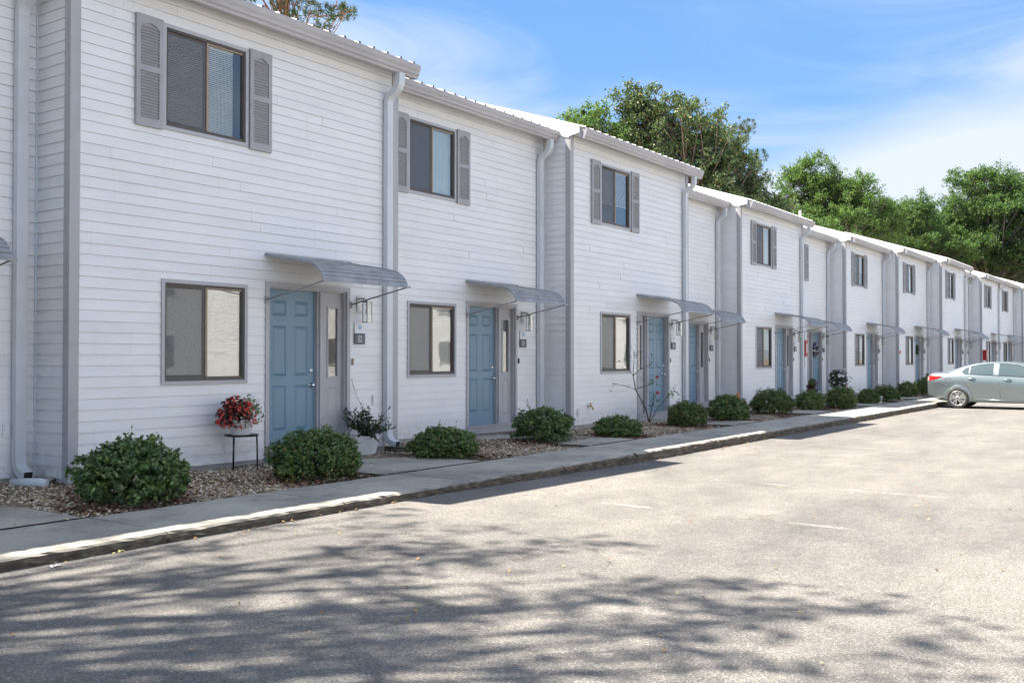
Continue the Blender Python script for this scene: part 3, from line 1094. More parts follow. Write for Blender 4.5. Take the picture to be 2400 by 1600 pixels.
def awning_meshes():
    out = []
    x0, x1 = 0.0, DFX1 - DFX0 + 0.02
    for i, ((ya, za), (yb, zb)) in enumerate(zip(AWP[:-1], AWP[1:])):
        d = Vector((0, yb - ya, zb - za)).normalized()
        n = Vector((0, d.z, -d.y)) * (1 if d.z > 0 else 1)
        n = Vector((0, -(-d.z), 0)) if False else Vector((0, d.z, -d.y))
        if n.z < 0:
            n = -n
        if i >= 3 and n.y > 0:
            n = -n if n.z < 0 else n
        a = Vector((0, ya, za)) - n * 0.004
        b = Vector((0, yb, zb)) + d * 0.006
        q = [a + n * 0.004, b + n * 0.013, b + n * 0.003, a]
        out.append(MB().prism_x([(v.y, v.z) for v in q], x0, x1).mesh('awning_slat', 'awning'))
    rail = MB()
    for xx in (x0 - 0.012, x1 - 0.012):
        for (ya, za), (yb, zb) in zip(AWP[:-1], AWP[1:]):
            rail.prism_x([(ya, za + 0.014), (yb, zb + 0.014), (yb, zb - 0.016), (ya, za - 0.016)], xx, xx + 0.024)
    rail.box(x0 - 0.03, x1 + 0.05, -1.150, -1.125, 2.560, 2.582)
    rail.box(x0, x1, -0.03, -0.018, 2.955, 2.99)
    br = MB()
    br.tube([(0, -0.035, 2.355), (0, -1.13, 2.565)], 0.011, 6)
    br.box(-0.022, 0.022, -0.045, -0.018, 2.30, 2.40)
    return out, rail.mesh('awning', 'awning'), br.mesh('brace', 'brace')


AW_S, AW_R, AW_B = awning_meshes()


def awning(par, dx):
    a = obj('awning', AW_R, par, (dx + DFX0, 0, 0))
    for me in AW_S:
        obj('awning_slat', me, a)
    for q in (0.012, DFX1 - DFX0 + 0.008):
        obj('brace', AW_B, a, (q, 0, 0))


def sweep_rect(m, path, x0, x1, t, mi=0):
    """rectangular tube swept along a (y, z) path"""
    rings = []
    for i, p in enumerate(path):
        a, b = path[max(i - 1, 0)], path[min(i + 1, len(path) - 1)]
        d = Vector((b[0] - a[0], b[1] - a[1])).normalized()
        n = Vector((-d.y, d.x)) * t / 2
        rings.append([(x0, p[0] + n.x, p[1] + n.y), (x1, p[0] + n.x, p[1] + n.y), (x1, p[0] - n.x, p[1] - n.y), (x0, p[0] - n.x, p[1] - n.y)])
    vs = [v for r in rings for v in r]
    fs = [(i * 4 + k, i * 4 + (k + 1) % 4, i * 4 + 4 + (k + 1) % 4, i * 4 + 4 + k) for i in range(len(path) - 1) for k in range(4)]
    m.add(vs, fs, mi)
    return rings


def arc(c, r, a0, a1, n=6):
    return [(c[0] + r * math.cos(R(a0 + (a1 - a0) * i / n)), c[1] + r * math.sin(R(a0 + (a1 - a0) * i / n))) for i in range(n + 1)]


def downspout_mesh():
    m = MB()
    path = [(-0.315, 5.93), (-0.315, 5.80)] + arc((-0.415, 5.80), 0.10, 0, -20, 2)[1:]
    path = [(-0.315, 5.935), (-0.315, 5.82), (-0.305, 5.765), (-0.275, 5.715), (-0.235, 5.68), (-0.165, 5.635), (-0.115, 5.595), (-0.085, 5.545), (-0.075, 5.48),
            (-0.075, 3.0), (-0.075, 0.46), (-0.082, 0.39), (-0.105, 0.33), (-0.145, 0.29), (-0.205, 0.262), (-0.265, 0.245)]
    rg = sweep_rect(m, path, 0.0, 0.125, 0.088)
    # rolled edges of the pipe, joint collars and a black cap as the shade inside the outlet
    for z in (5.44, 1.72):
        m.box(-0.004, 0.129, -0.123, -0.027, z, z + 0.012)
    m.add([(x, y - 0.001, z) for x, y, z in rg[-1]], [(0, 1, 2, 3)], 1)
    e = rg[-1]
    for x0, x1 in ((-0.003, 0.008), (0.117, 0.128)):
        m.add([(x0, e[0][1], e[0][2]), (x1, e[0][1], e[0][2]), (x1, e[2][1], e[2][2]), (x0, e[2][1], e[2][2]), (x0, e[0][1] - 0.018, e[0][2] - 0.004), (x1, e[0][1] - 0.018, e[0][2] - 0.004), (x1, e[2][1] - 0.018, e[2][2] - 0.004), (x0, e[2][1] - 0.018, e[2][2] - 0.004)],
              [(0, 1, 2, 3), (4, 7, 6, 5), (0, 4, 5, 1), (1, 5, 6, 2), (2, 6, 7, 3), (3, 7, 4, 0)], 0)
    return m.mesh('downspout', ['spout', 'dark'])


SPOUT = downspout_mesh()
GUT = [(-0.24, 6.125), (-0.24, 5.935), (-0.335, 5.930), (-0.345, 5.965), (-0.365, 5.985), (-0.372, 6.02), (-0.392, 6.06), (-0.398, 6.105), (-0.402, 6.13), (-0.386, 6.134), (-0.380, 6.105), (-0.352, 6.03), (-0.328, 5.965), (-0.256, 5.955), (-0.252, 6.118)]
SLOPE = 0.327
YR, DEPTH = 4.4, 8.8


def zroof(y):
    """top of the roof sheet at depth y behind the front wall"""
    yy = y if y <= YR else 2 * YR - y
    return 6.160 + SLOPE * (yy + 0.33)


LABELS = {
    1: ('white sided townhouse mostly cut off by the left edge of the photo', None),
    2: ('white townhouse nearest the camera, red begonias on a stand beside its blue door', None),
    3: ('white recessed townhouse with a pale frosted upper window, right of the nearest one', None),
    4: ('white townhouse with a thin rose bush and a hose tap before its front wall', None),
    5: ('set-back white townhouse left of the orange cone, its upper window hidden', None),
    6: ('white townhouse whose left corner rises behind the small orange traffic cone', None),
    7: ('recessed white townhouse with a purple flower wreath on its blue door', None),
    8: ('white townhouse with white flowers in front of its left corner', None),
    9: ('white townhouse with a small dark wreath hanging on its blue door', None),
    10: ('white townhouse whose ground floor rises behind the trunk of the parked car', None),
    11: ('sliver of set-back white townhouse just left of the red cabinet above the car', None),
    12: ('white townhouse with a red extinguisher cabinet on its front, above the car roof', None),
    13: ('distant white townhouse between the red cabinet house and the right edge house', None),
    14: ('farthest white townhouse, cut off by the right edge of the photo', None),
}
UPPER = {1: 'full', 2: 'gap', 3: 'frost', 4: 'half', 5: 'full', 6: 'dark', 7: 'dark', 8: 'half2', 9: 'dark', 10: 'half2', 11: 'full', 12: 'half2', 13: 'full', 14: 'full'}
LOWER = {1: 'full', 2: 'full', 3: 'full', 4: 'full', 5: 'full', 6: 'half2', 7: 'full', 8: 'half2', 9: 'dark', 10: 'full', 11: 'full', 12: 'full', 13: 'full', 14: 'full'}
HOUSE = {}
rb = np.random.default_rng(5)
for k, (X0, w, Y) in UN.items():
    dx = DX.get(k, 0.0)
    h = thing('townhouse', LABELS[k][0], 'townhouse', (X0, Y, 0), 0, 'row of white townhouses')
    HOUSE[k] = h
    e = 0.022
    holes = [(WX0 + dx + e, WX1 + dx - e, WZL + e, WZL + WH - e), (WX0 + dx + e, WX1 + dx - e, WZU + e, WZU + WH - e), (DFX0 + dx + 0.03, DFX1 + dx - 0.03, 0.0, 2.57)]
    fwd_left = (k in UN and (k - 1 not in UN or UN[k - 1][2] > Y))
    step = (UN[k - 1][2] - Y) if k > 1 and UN[k - 1][2] > Y else 0.0
    right_next = UN[k + 1][2] - Y if k + 1 in UN else 1.0
    # wall: sheathing with openings, ends, gables and back
    m = MB()
    for a, b, c, d in clip_band(0.0, w, 0.12, 6.10, holes):
        m.quad((a, 0.004, c), (b, 0.004, c), (b, 0.004, d), (a, 0.004, d), 1)
    for xx in (0.002, w - 0.002):
        m.add([(xx, 0.004, 0.12), (xx, DEPTH, 0.12), (xx, DEPTH, zroof(DEPTH) - 0.16), (xx, YR, zroof(YR) - 0.16), (xx, 0.004, zroof(0) - 0.16)], [(0, 1, 2, 3, 4)])
    m.quad((0, DEPTH, 0.12), (0, DEPTH, 6.1), (w, DEPTH, 6.1), (w, DEPTH, 0.12))
    m.build('wall', ['siding', 'sheath'], h)
    MB().box(0.02, w - 0.02, 0.006, 0.10, -0.05, 0.208).box(0.02, 0.10, 0.10, 1.6, -0.05, 0.206).build('foundation', 'found', h)
    # lap siding
    left = 0.10 if step > 0 or k == 1 else 0.0
    right = w - 0.10 if right_next > 0 else w - 0.012
    if k in (9, 8):
        right = w - 0.012
    fine = k <= 6
    whole = MB()
    nc = int(round((Z1 - Z0) / COURSE))
    ye = step + 0.02 if step else 0
    for c in range(nc + 1):
        za = Z0 + c * COURSE
        zb = min(za + COURSE - 0.0022, Z1 + 0.03)
        if zb - za < 0.02:
            continue
        segs = [(left, right, 0.0)]
        if rb.random() < 0.42:
            xs = rb.uniform(0.5, w - 0.7)
            if not any(a - 0.08 < xs < b + 0.08 and c_ < zb and d_ > za for a, b, c_, d_ in holes):
                segs = [(left, xs, 0.0), (xs - 0.02, right, 0.0035)]
        for a, b, off in segs:
            if not fine:
                board(whole, a, b, za, zb, holes, off)
                continue
            for run in runs(clip_band(a, b, za, zb, holes)):
                m = MB()
                for p0, p1, q0, q1 in run:
                    strip(m, p0, p1, q0, q1, za, off)
                if off:
                    q = run[0]
                    pa = min(r_[0] for r_ in run)
                    if abs(pa - a) < 1e-6:
                        m.quad((a, -lap(za, za) - off, za), (a, -lap(zb, za) - off, zb), (a, 0.002, zb), (a, 0.002, za))
                m.build('siding_board', 'siding', h)
        if step:
            m = MB() if fine else whole
            board(m, 0.085, ye, za, zb, [], 0.0, side=True)
            if fine and m.f:
                m.build('siding_board', 'siding', h)
    if not fine:
        stuff(whole.build('siding', 'siding', h))
    # corner trims
    t = MB()
    if step or k == 1:
        t.box(-0.024, 0.100, -0.026, -0.001, 0.17, 6.02)
        t.box(-0.026, -0.001, -0.0008, 0.088, 0.17, 6.02)
        t.build('corner_trim', 'trim', h)
        t = MB()
    if right_next > 0:
        t.box(w - 0.105, w + 0.024, -0.026, -0.001, 0.17, 6.02)
        t.box(w + 0.001, w + 0.026, -0.0008, 0.10, 0.17, 6.02)
        t.build('corner_trim', 'trim', h)
    else:
        t.box(w - 0.035, w - 0.004, -0.022, -0.001, 0.19, 6.0)
        t.build('inside_trim', 'spout', h)
    # eaves
    MB().box(0.0, w + (0.10 if right_next > 0 else -0.03), -0.238, 0.003, 6.045, 6.062).build('soffit', 'white', h)
    MB().box(0.002, w + (0.098 if right_next > 0 else -0.03), -0.2385, -0.216, 5.95, 6.12).build('fascia', 'white', h)
    g = MB()
    x1 = w + (0.13 if right_next > 0 else -0.03)
    g.prism_x(GUT, 0.0, x1)
    cap = [(y, z) for y, z in GUT[:10]]
    g.add([(0.004, y, z) for y, z in cap], [tuple(range(10))], 0)
    g.add([(x1 - 0.004, y, z) for y, z in cap], [tuple(range(10))[::-1]], 0)
    g.build('gutter', ['gutter', 'white'], h)
    obj('downspout', SPOUT, h, (w - (0.325 if right_next > 0 else 0.30), 0, 0))
    # roof: white ribbed metal sheet on a deck, rake boards at the ends
    r = MB()
    xa, xb = (-0.012 if step or k == 1 else 0.003), (w + 0.10 if right_next > 0 else w - 0.003)
    ys = (-0.33, YR, DEPTH + 0.33)
    top = [(y, zroof(y)) for y in ys]
    r.prism_x(top + [(y, z - 0.014) for y, z in top[::-1]], xa, xb)
    yd = (-0.235, YR, DEPTH + 0.235)
    r.prism_x([(y, zroof(y) - 0.0145) for y in yd] + [(y, zroof(y) - 0.14) for y in yd[::-1]], xa + 0.002, xb - 0.002)
    if step:                                           # rake trim over the step in the facade
        r.prism_x([(-0.236, zroof(-0.236) + 0.006), (YR, zroof(YR) + 0.006), (YR, zroof(YR) - 0.30), (0.02, zroof(0.02) - 0.30), (0.0, 6.005), (-0.236, 6.05)], -0.036, -0.0125)
    nr = int((xb - xa) / 0.305)
    for i in range(nr + 1):
        xx = xa + 0.06 + i * (xb - xa - 0.14) / nr
        for (ya, za), (yb, zb) in zip(top[:-1], top[1:]):
            ya2 = ya - (0.02 if ya < 0 else 0)
            za2 = za - (SLOPE * 0.02 if ya < 0 else 0)
            r.add([(xx - 0.03, ya2, za2), (xx - 0.012, ya2, za2 + 0.016), (xx + 0.012, ya2, za2 + 0.016), (xx + 0.03, ya2, za2),
                   (xx - 0.03, yb, zb), (xx - 0.012, yb, zb + 0.016), (xx + 0.012, yb, zb + 0.016), (xx + 0.03, yb, zb)],
                  [(0, 4, 5, 1), (1, 5, 6, 2), (2, 6, 7, 3)])
            if ya < 0:
                r.add([(xx - 0.03, ya2 - 0.002, za2 - 0.02), (xx - 0.018, ya2 - 0.002, za2 + 0.030), (xx + 0.018, ya2 - 0.002, za2 + 0.030), (xx + 0.03, ya2 - 0.002, za2 - 0.02)], [(0, 3, 2, 1)], 1)
    r.build('roof', ['roof', 'bronze'], h)
    # windows, shutters, door, awning
    window(h, WX0 + dx, WZL, LOWER[k])
    window(h, WX0 + dx, WZU, UPPER[k])
    shutter(h, WX0 + dx - SHW - 0.012, WZU - 0.02, k in (2, 3, 4))
    shutter(h, WX1 + dx + 0.012, WZU - 0.02, k in (2, 3, 4))
    doorway(h, dx, k in MIRROR)
    awning(h, dx)
    # small bell push beside the door
    MB().box(DFX1 + dx + 0.045, DFX1 + dx + 0.075, -0.035, -0.017, 1.46, 1.56).build('doorbell', 'tan' if k in (2, 4) else 'black', h)

pv = MB().lathe([(0.045, 0), (0.045, 0.62), (0.038, 0.62), (0.038, 0.4)], n=12)
pv.build('vent_pipe', 'white', HOUSE[8], (1.4, 2.2, zroof(2.2) - 0.08))


def cover(k, x, z, w=0.075, hh=0.13):
    m = MB()
    m.box(x - w / 2, x + w / 2, -0.036, -0.012, z, z + hh)
    m.box(x - w / 2 - 0.006, x + w / 2 + 0.006, -0.048, -0.012, z + hh, z + hh + 0.012)
    m.box(x - w * 0.3, x + w * 0.3, -0.042, -0.036, z + 0.02, z + hh - 0.02)
    m.build('outlet_cover', 'siding', HOUSE[k])


cover(1, 5.10, 0.68)
cover(2, 0.42, 0.40)
cover(2, 4.95, 0.86)
cover(3, 4.62, 0.62)
cover(4, 0.28, 0.40)

# ------------------------------------------------------------------ wall lamps and unit signs
WHERE = {2: 'nearest blue door', 3: 'recessed blue door beside the nearest house', 4: 'door behind the rose bush', 5: 'set-back door right of the rose bush',
         6: 'door right of the orange cone', 7: 'door with the purple wreath', 8: 'door right of the white flowers', 9: 'door with the dark wreath',
         10: 'door behind the car trunk', 11: 'set-back door above the car', 12: 'door right of the red extinguisher cabinet'}


def lamp_meshes():
    m = MB()
    m.box(-0.052, 0.052, -0.036, -0.016, 0.17, 0.39)              # back plate
    m.box(-0.022, 0.022, -0.16, -0.036, 0.345, 0.375)             # arm
    m.box(-0.060, 0.060, -0.250, -0.130, 0.310, 0.335)            # lid
    cage = MB()
    s = 0.055
    y0, y1 = -0.245, -0.135
    for xx in (-s, s - 0.012):
        for yy in (y0, y1 - 0.012):
            cage.box(xx, xx + 0.012, yy, yy + 0.012, 0.012, 0.31)
    for a, b, c, d in ((-s, s, y0, y0 + 0.012), (-s, s, y1 - 0.012, y1), (-s, -s + 0.012, y0 + 0.012, y1 - 0.012), (s - 0.012, s, y0 + 0.012, y1 - 0.012)):
        cage.box(a, b, c, d, 0.0, 0.012)
        cage.box(a, b, c, d, 0.298, 0.3095)
    gl = MB()
    t = s - 0.006
    gl.quad((-t, y0 + 0.006, 0.012), (t, y0 + 0.006, 0.012), (t, y0 + 0.006, 0.298), (-t, y0 + 0.006, 0.298))
    gl.quad((-t, y0 + 0.006, 0.012), (-t, y0 + 0.006, 0.298), (-t, y1 - 0.006, 0.298), (-t, y1 - 0.006, 0.012))
    gl.quad((t, y0 + 0.006, 0.012), (t, y1 - 0.006, 0.012), (t, y1 - 0.006, 0.298), (t, y0 + 0.006, 0.298))
    cn = MB().lathe([(0.0, 0.29), (0.018, 0.29), (0.018, 0.20), (0.026, 0.19), (0.030, 0.165), (0.024, 0.13), (0.0, 0.115)], (0, -0.19, 0), n=10)
    return m.mesh('back_plate', 'nickel'), cage.mesh('cage', 'nickel'), gl.mesh('glass', 'lampglass'), cn.mesh('bulb', 'white')


LM = lamp_meshes()
WHITE_LOGO = 0


def text_mesh(body, size, mat):
    cu = bpy.data.curves.new('sign_text', 'FONT')
    cu.body = body
    cu.size = size
    cu.extrude = 0.001
    cu.align_x = 'CENTER'
    tmp = bpy.data.objects.new('tmp', cu)
    COL.objects.link(tmp)
    bpy.context.view_layer.update()
    me = bpy.data.meshes.new_from_object(tmp.evaluated_get(bpy.context.evaluated_depsgraph_get()))
    bpy.data.objects.remove(tmp)
    bpy.data.curves.remove(cu)
    me.name = 'lettering'
    me.materials.clear()
    me.materials.append(MAT[mat])
    for v in me.vertices:                               # stand the text up, condensed
        x, y, z = v.co
        v.co = (x * 0.62, -z, y)
    return me


PL = MB().box(-0.108, 0.108, -0.040, -0.022, 0.0, 0.165, 0).mesh('plate', 'signgrey')
PU = MB().box(-0.108, 0.108, -0.036, -0.022, 0.166, 0.325, 0).mesh('plate', 'signwhite')
LG = MB()
LG.disc((0, -0.0375, 0.255), 0.036, n=24)
LG2 = MB()
n_ = 14
pts = [(0.016 + 0.020 * math.cos(R(a)), 0.254 + 0.024 * math.sin(R(a))) for a in np.linspace(100, 260, n_)]
pts2 = [(0.020 + 0.012 * math.cos(R(a)), 0.254 + 0.024 * math.sin(R(a))) for a in np.linspace(260, 100, n_)]
LG2.add([(x - 0.006, -0.0385, z) for x, z in pts + pts2], [tuple(range(2 * n_))])
LG2.add([(0.034 * math.cos(R(a)), -0.0386, 0.255 + 0.034 * math.sin(R(a))) for a in np.linspace(0, 180, 16)] + [(0.029 * math.cos(R(a)), -0.0386, 0.255 + 0.029 * math.sin(R(a))) for a in np.linspace(180, 0, 16)], [tuple(range(32))])
LG_M, LG2_M = LG.mesh('emblem', 'logo'), LG2.mesh('emblem', 'logopale')
for k in range(2, 13):
    X0, w, Y = UN[k]
    dx = DX.get(k, 0.0)
    xl = X0 + DFX1 + dx + 0.195
    t = thing('wall_lamp', 'square glass wall lantern right of the ' + WHERE[k], 'wall lamp', (xl, Y, 2.09), 0, 'wall lanterns beside the doors')
    obj('back_plate', LM[0], t)
    obj('cage', LM[1], t)
    obj('glass', LM[2], t)
    obj('bulb', LM[3], t)
    xs = X0 + DFX1 + dx + 0.20
    s = thing('unit_sign', 'grey and white sign E%d right of the %s' % (k, WHERE[k]), 'sign', (xs, Y, 1.77), 0, 'unit number signs')
    lo = obj('plate', PL, s)
    obj('plate', PU, s)
    obj('lettering', text_mesh('E%d' % k, 0.135, 'signwhite'), s, (0, -0.0405, 0.036))
    e = obj('emblem', LG_M, s)
    obj('emblem', LG2_M, s)


# ------------------------------------------------------------------ foliage builders
def shrub(label, x, y, w, h, n, leaf, seed, mat='shrub', sprig=0, sx=1.0, lime=0):
    sprig = int(sprig * 0.8)
    rng = np.random.default_rng(seed)
    t = thing('shrub', label, 'shrub', (x, y, bed_z(x, y) - 0.01), 0, 'shrubs along the sidewalk')
    n = int(n * 2.3)
    leaf *= 1.02
    rx, rz = w / 2 * 0.93, h * 0.57
    cz = h * 0.40
    ph = rng.uniform(0, 6.28, 6)

    def lump(d):
        a = np.arctan2(d[:, 1], d[:, 0])
        return 1 + 0.05 * np.sin(2 * a + ph[4]) + 0.07 * np.sin(3 * a + ph[0] + 2 * d[:, 2]) + 0.06 * np.sin(5 * a + ph[1] - 3 * d[:, 2]) + 0.05 * np.sin(7 * d[:, 2] + ph[2] + 2 * a) + 0.03 * np.sin(11 * a + ph[3])

    d = unit(rng.normal(size=(n, 3)))
    lo = d[:, 2] < -0.45
    d[lo, 2] = rng.uniform(-0.45, 0.3, lo.sum())
    d = unit(d)
    r = rng.uniform(0.12, 1.0, n) ** 0.24 * lump(d)
    # tufts: pull leaves towards shoot tips so the surface has clumps and hollows
    tips = unit(rng.normal(size=(int(60 + n / 80), 3)))
    near = np.argmax(d @ tips.T, 1)
    d = unit(d * 0.45 + tips[near] * 0.55 + rng.normal(size=(n, 3)) * 0.05)
    r *= 1 + (0.26 if mat == 'shrub2' else 0.18) * (rng.random(len(tips))[near] - 0.45)
    P = d * r[:, None] * np.array([rx * sx, rx * sx * 0.95, rz]) + np.array([0, 0, cz])
    P[:, 2] = np.maximum(P[:, 2], 0.015)
    N = unit(d * 0.45 + rng.normal(size=(n, 3)) * 0.70 + np.array([0, 0, 0.40]))
    T = unit(d + rng.normal(size=(n, 3)) * 0.7)
    L = leaf * rng.uniform(0.65, 1.2, n)
    sets = [(P, N, T, L)]
    for i in range(sprig):                              # loose shoots over the outline
        a = unit(rng.normal(size=(1, 3)) + np.array([[0, 0, 0.9]]))[0]
        b0 = a * np.array([rx, rx, rz]) * 0.9 + np.array([0, 0, cz])
        m = rng.integers(5, 11)
        s = np.linspace(0, rng.uniform(0.05, 0.14), m)[:, None]
        q = b0 + (a * 0.6 + np.array([0, 0, 0.6]) + rng.normal(size=3) * 0.3) * s
        sets.append((q + rng.normal(size=(m, 3)) * 0.012, unit(rng.normal(size=(m, 3)) * 0.6 + np.array([0, 0, 0.6])), unit(rng.normal(size=(m, 3)) + a), leaf * rng.uniform(0.7, 1.1, m)))
    P, N, T, L = (np.concatenate([s_[i] for s_ in sets]) for i in range(4))
    V, F = leaves(P, N, L, L * 0.52, rng, 0.2, T)
    obj('foliage', fast_mesh('foliage', V, F, mat), t)
    st = MB()
    for i in range(9):
        a = rng.uniform(0, 6.28)
        q = rng.uniform(0.2, 0.75)
        st.tube([(0.04 * math.cos(a), 0.04 * math.sin(a), 0), (rx * q * 0.5 * math.cos(a), rx * q * 0.5 * math.sin(a), h * 0.3), (rx * q * math.cos(a + 0.3), rx * q * math.sin(a + 0.3), h * 0.66)], [0.012, 0.009, 0.004], 5)
    st.build('stems', 'twig', t)
    if lime:
        q = rng.normal(size=(lime, 3)) * np.array([0.06, 0.06, 0.13]) + np.array([rx * 0.62, -rx * 0.42, h * 0.62])
        V, F = leaves(q, unit(rng.normal(size=(lime, 3)) + np.array([0, -0.4, 0.6])), 0.055, 0.035, rng)
        obj('young_shoots', fast_mesh('young_shoots', V, F, 'lime'), t)
    return t


SHR = [
    # x, y, w, h, leaves, leaf, material, sprigs, lime, label
    (6.0, 8.86, 1.13, 0.6, 4600, 0.064, 'shrub2', 40, 0, 'loose dark green shrub nearest the camera, left of the gravel patch'),
    (8.48, 8.80, 1.12, 0.58, 6200, 0.048, 'shrub', 14, 0, 'rounded dark green shrub in front of the nearest blue door'),
    (11.18, 8.98, 1.01, 0.43, 5600, 0.046, 'shrub', 10, 0, 'low rounded shrub just right of the white planter and the front walk'),
    (14.25, 9.32, 1.11, 0.57, 4600, 0.050, 'shrub2', 26, 0, 'airy olive green shrub at the corner right of the recessed blue door'),
    (15.98, 8.84, 0.95, 0.38, 4800, 0.044, 'shrub', 10, 0, 'low wide shrub left of the thin rose bush'),
    (19.2, 8.98, 0.91, 0.53, 5200, 0.040, 'shrub3', 8, 0, 'rounded light green shrub just right of the rose bush'),
    (21.4, 8.98, 1.03, 0.58, 4800, 0.050, 'shrub', 12, 0, 'dark shrub in front of the orange cone'),
    (24.52, 9.10, 1.15, 0.64, 5200, 0.046, 'shrub3', 8, 0, 'large rounded shrub right of the orange cone'),
    (26.98, 8.94, 0.92, 0.53, 3600, 0.046, 'shrub', 6, 0, 'shrub in front of the red-leaved plant and the door with the purple wreath'),
    (28.72, 8.62, 0.92, 0.64, 3600, 0.046, 'shrub3', 6, 60, 'shrub below the white flowers with lime green shoots'),
    (31.66, 8.66, 0.78, 0.51, 3000, 0.046, 'shrub3', 4, 0, 'small shrub left of the little white pot on the sidewalk edge'),
    (33.66, 8.66, 0.94, 0.57, 3200, 0.046, 'shrub3', 4, 0, 'shrub right of the little white pot on the sidewalk edge'),
    (37.6, 8.94, 0.86, 0.59, 3000, 0.046, 'shrub3', 4, 50, 'shrub left of the parked car with a lime green shoot at its top right'),
    (40.3, 8.96, 0.8, 0.66, 2800, 0.046, 'shrub3', 4, 40, 'shrub touching the rear bumper of the parked car'),
    (44.2, 9.55, 0.78, 0.76, 2600, 0.050, 'shrub', 4, 0, 'tallest distant shrub behind the car trunk, against the house wall'),
]
for i, (x, y, w, h, n, lf, mt, sp, lm, lab) in enumerate(SHR):
    shrub(lab, x, y, w, h, n, lf, 100 + i, mt, sp, 1.0, lm)

# pea gravel and bark chips
rng = np.random.default_rng(21)
pts = []
while len(pts) < 15000:
    x = 3.4 + 19.5 * rng.random() ** 1.7
    y = rng.uniform(KI + 0.005, wall_y(x) - 0.01)
    if in_walk(x) and rng.random() > 0.012:
        continue
    pts.append((x, y, bed_z(x, y) + 0.004 if not in_walk(x) else 0.163))
pts = np.array(pts)
stuff(pebbles('gravel', pts, rng.uniform(0.014, 0.040, len(pts)), 'pebble', 0.6, rng))
ch = []
for x, y, w, h, *_ in SHR[:10]:
    for i in range(420):
        a, q = rng.uniform(0, 6.28), abs(rng.normal()) * 0.28 + w * 0.30
        px, py = x + q * math.cos(a), y + q * math.sin(a) - 0.10
        if py < KI + 0.01 or py > wall_y(px) - 0.05 or in_walk(px) and rng.random() > 0.15:
            continue
        ch.append((px, py, bed_z(px, py) + 0.014))
ch = np.array(ch)
stuff(pebbles('bark_mulch', ch, rng.uniform(0.025, 0.065, len(ch)), 'chip', 0.22, rng))
# dry leaves and crumbs on the asphalt and along the kerb foot
n = 150
px = np.concatenate([rng.uniform(2.2, 14, n), rng.uniform(4, 30, 260)])
py = np.concatenate([rng.uniform(0.3, 6.8, n), KY - 0.01 - np.abs(rng.normal(size=260)) * 0.10])
P = np.stack([px, py, np.array([0.012 + lot_z(a, b) for a, b in zip(px, py)])], 1)
V, F = leaves(P, unit(rng.normal(size=(len(P), 3)) * 0.35 + np.array([0, 0, 1])), rng.uniform(0.018, 0.05, len(P)), rng.uniform(0.012, 0.028, len(P)), rng)
stuff(obj('leaf_litter', fast_mesh('leaf_litter', V, F, 'litter')))


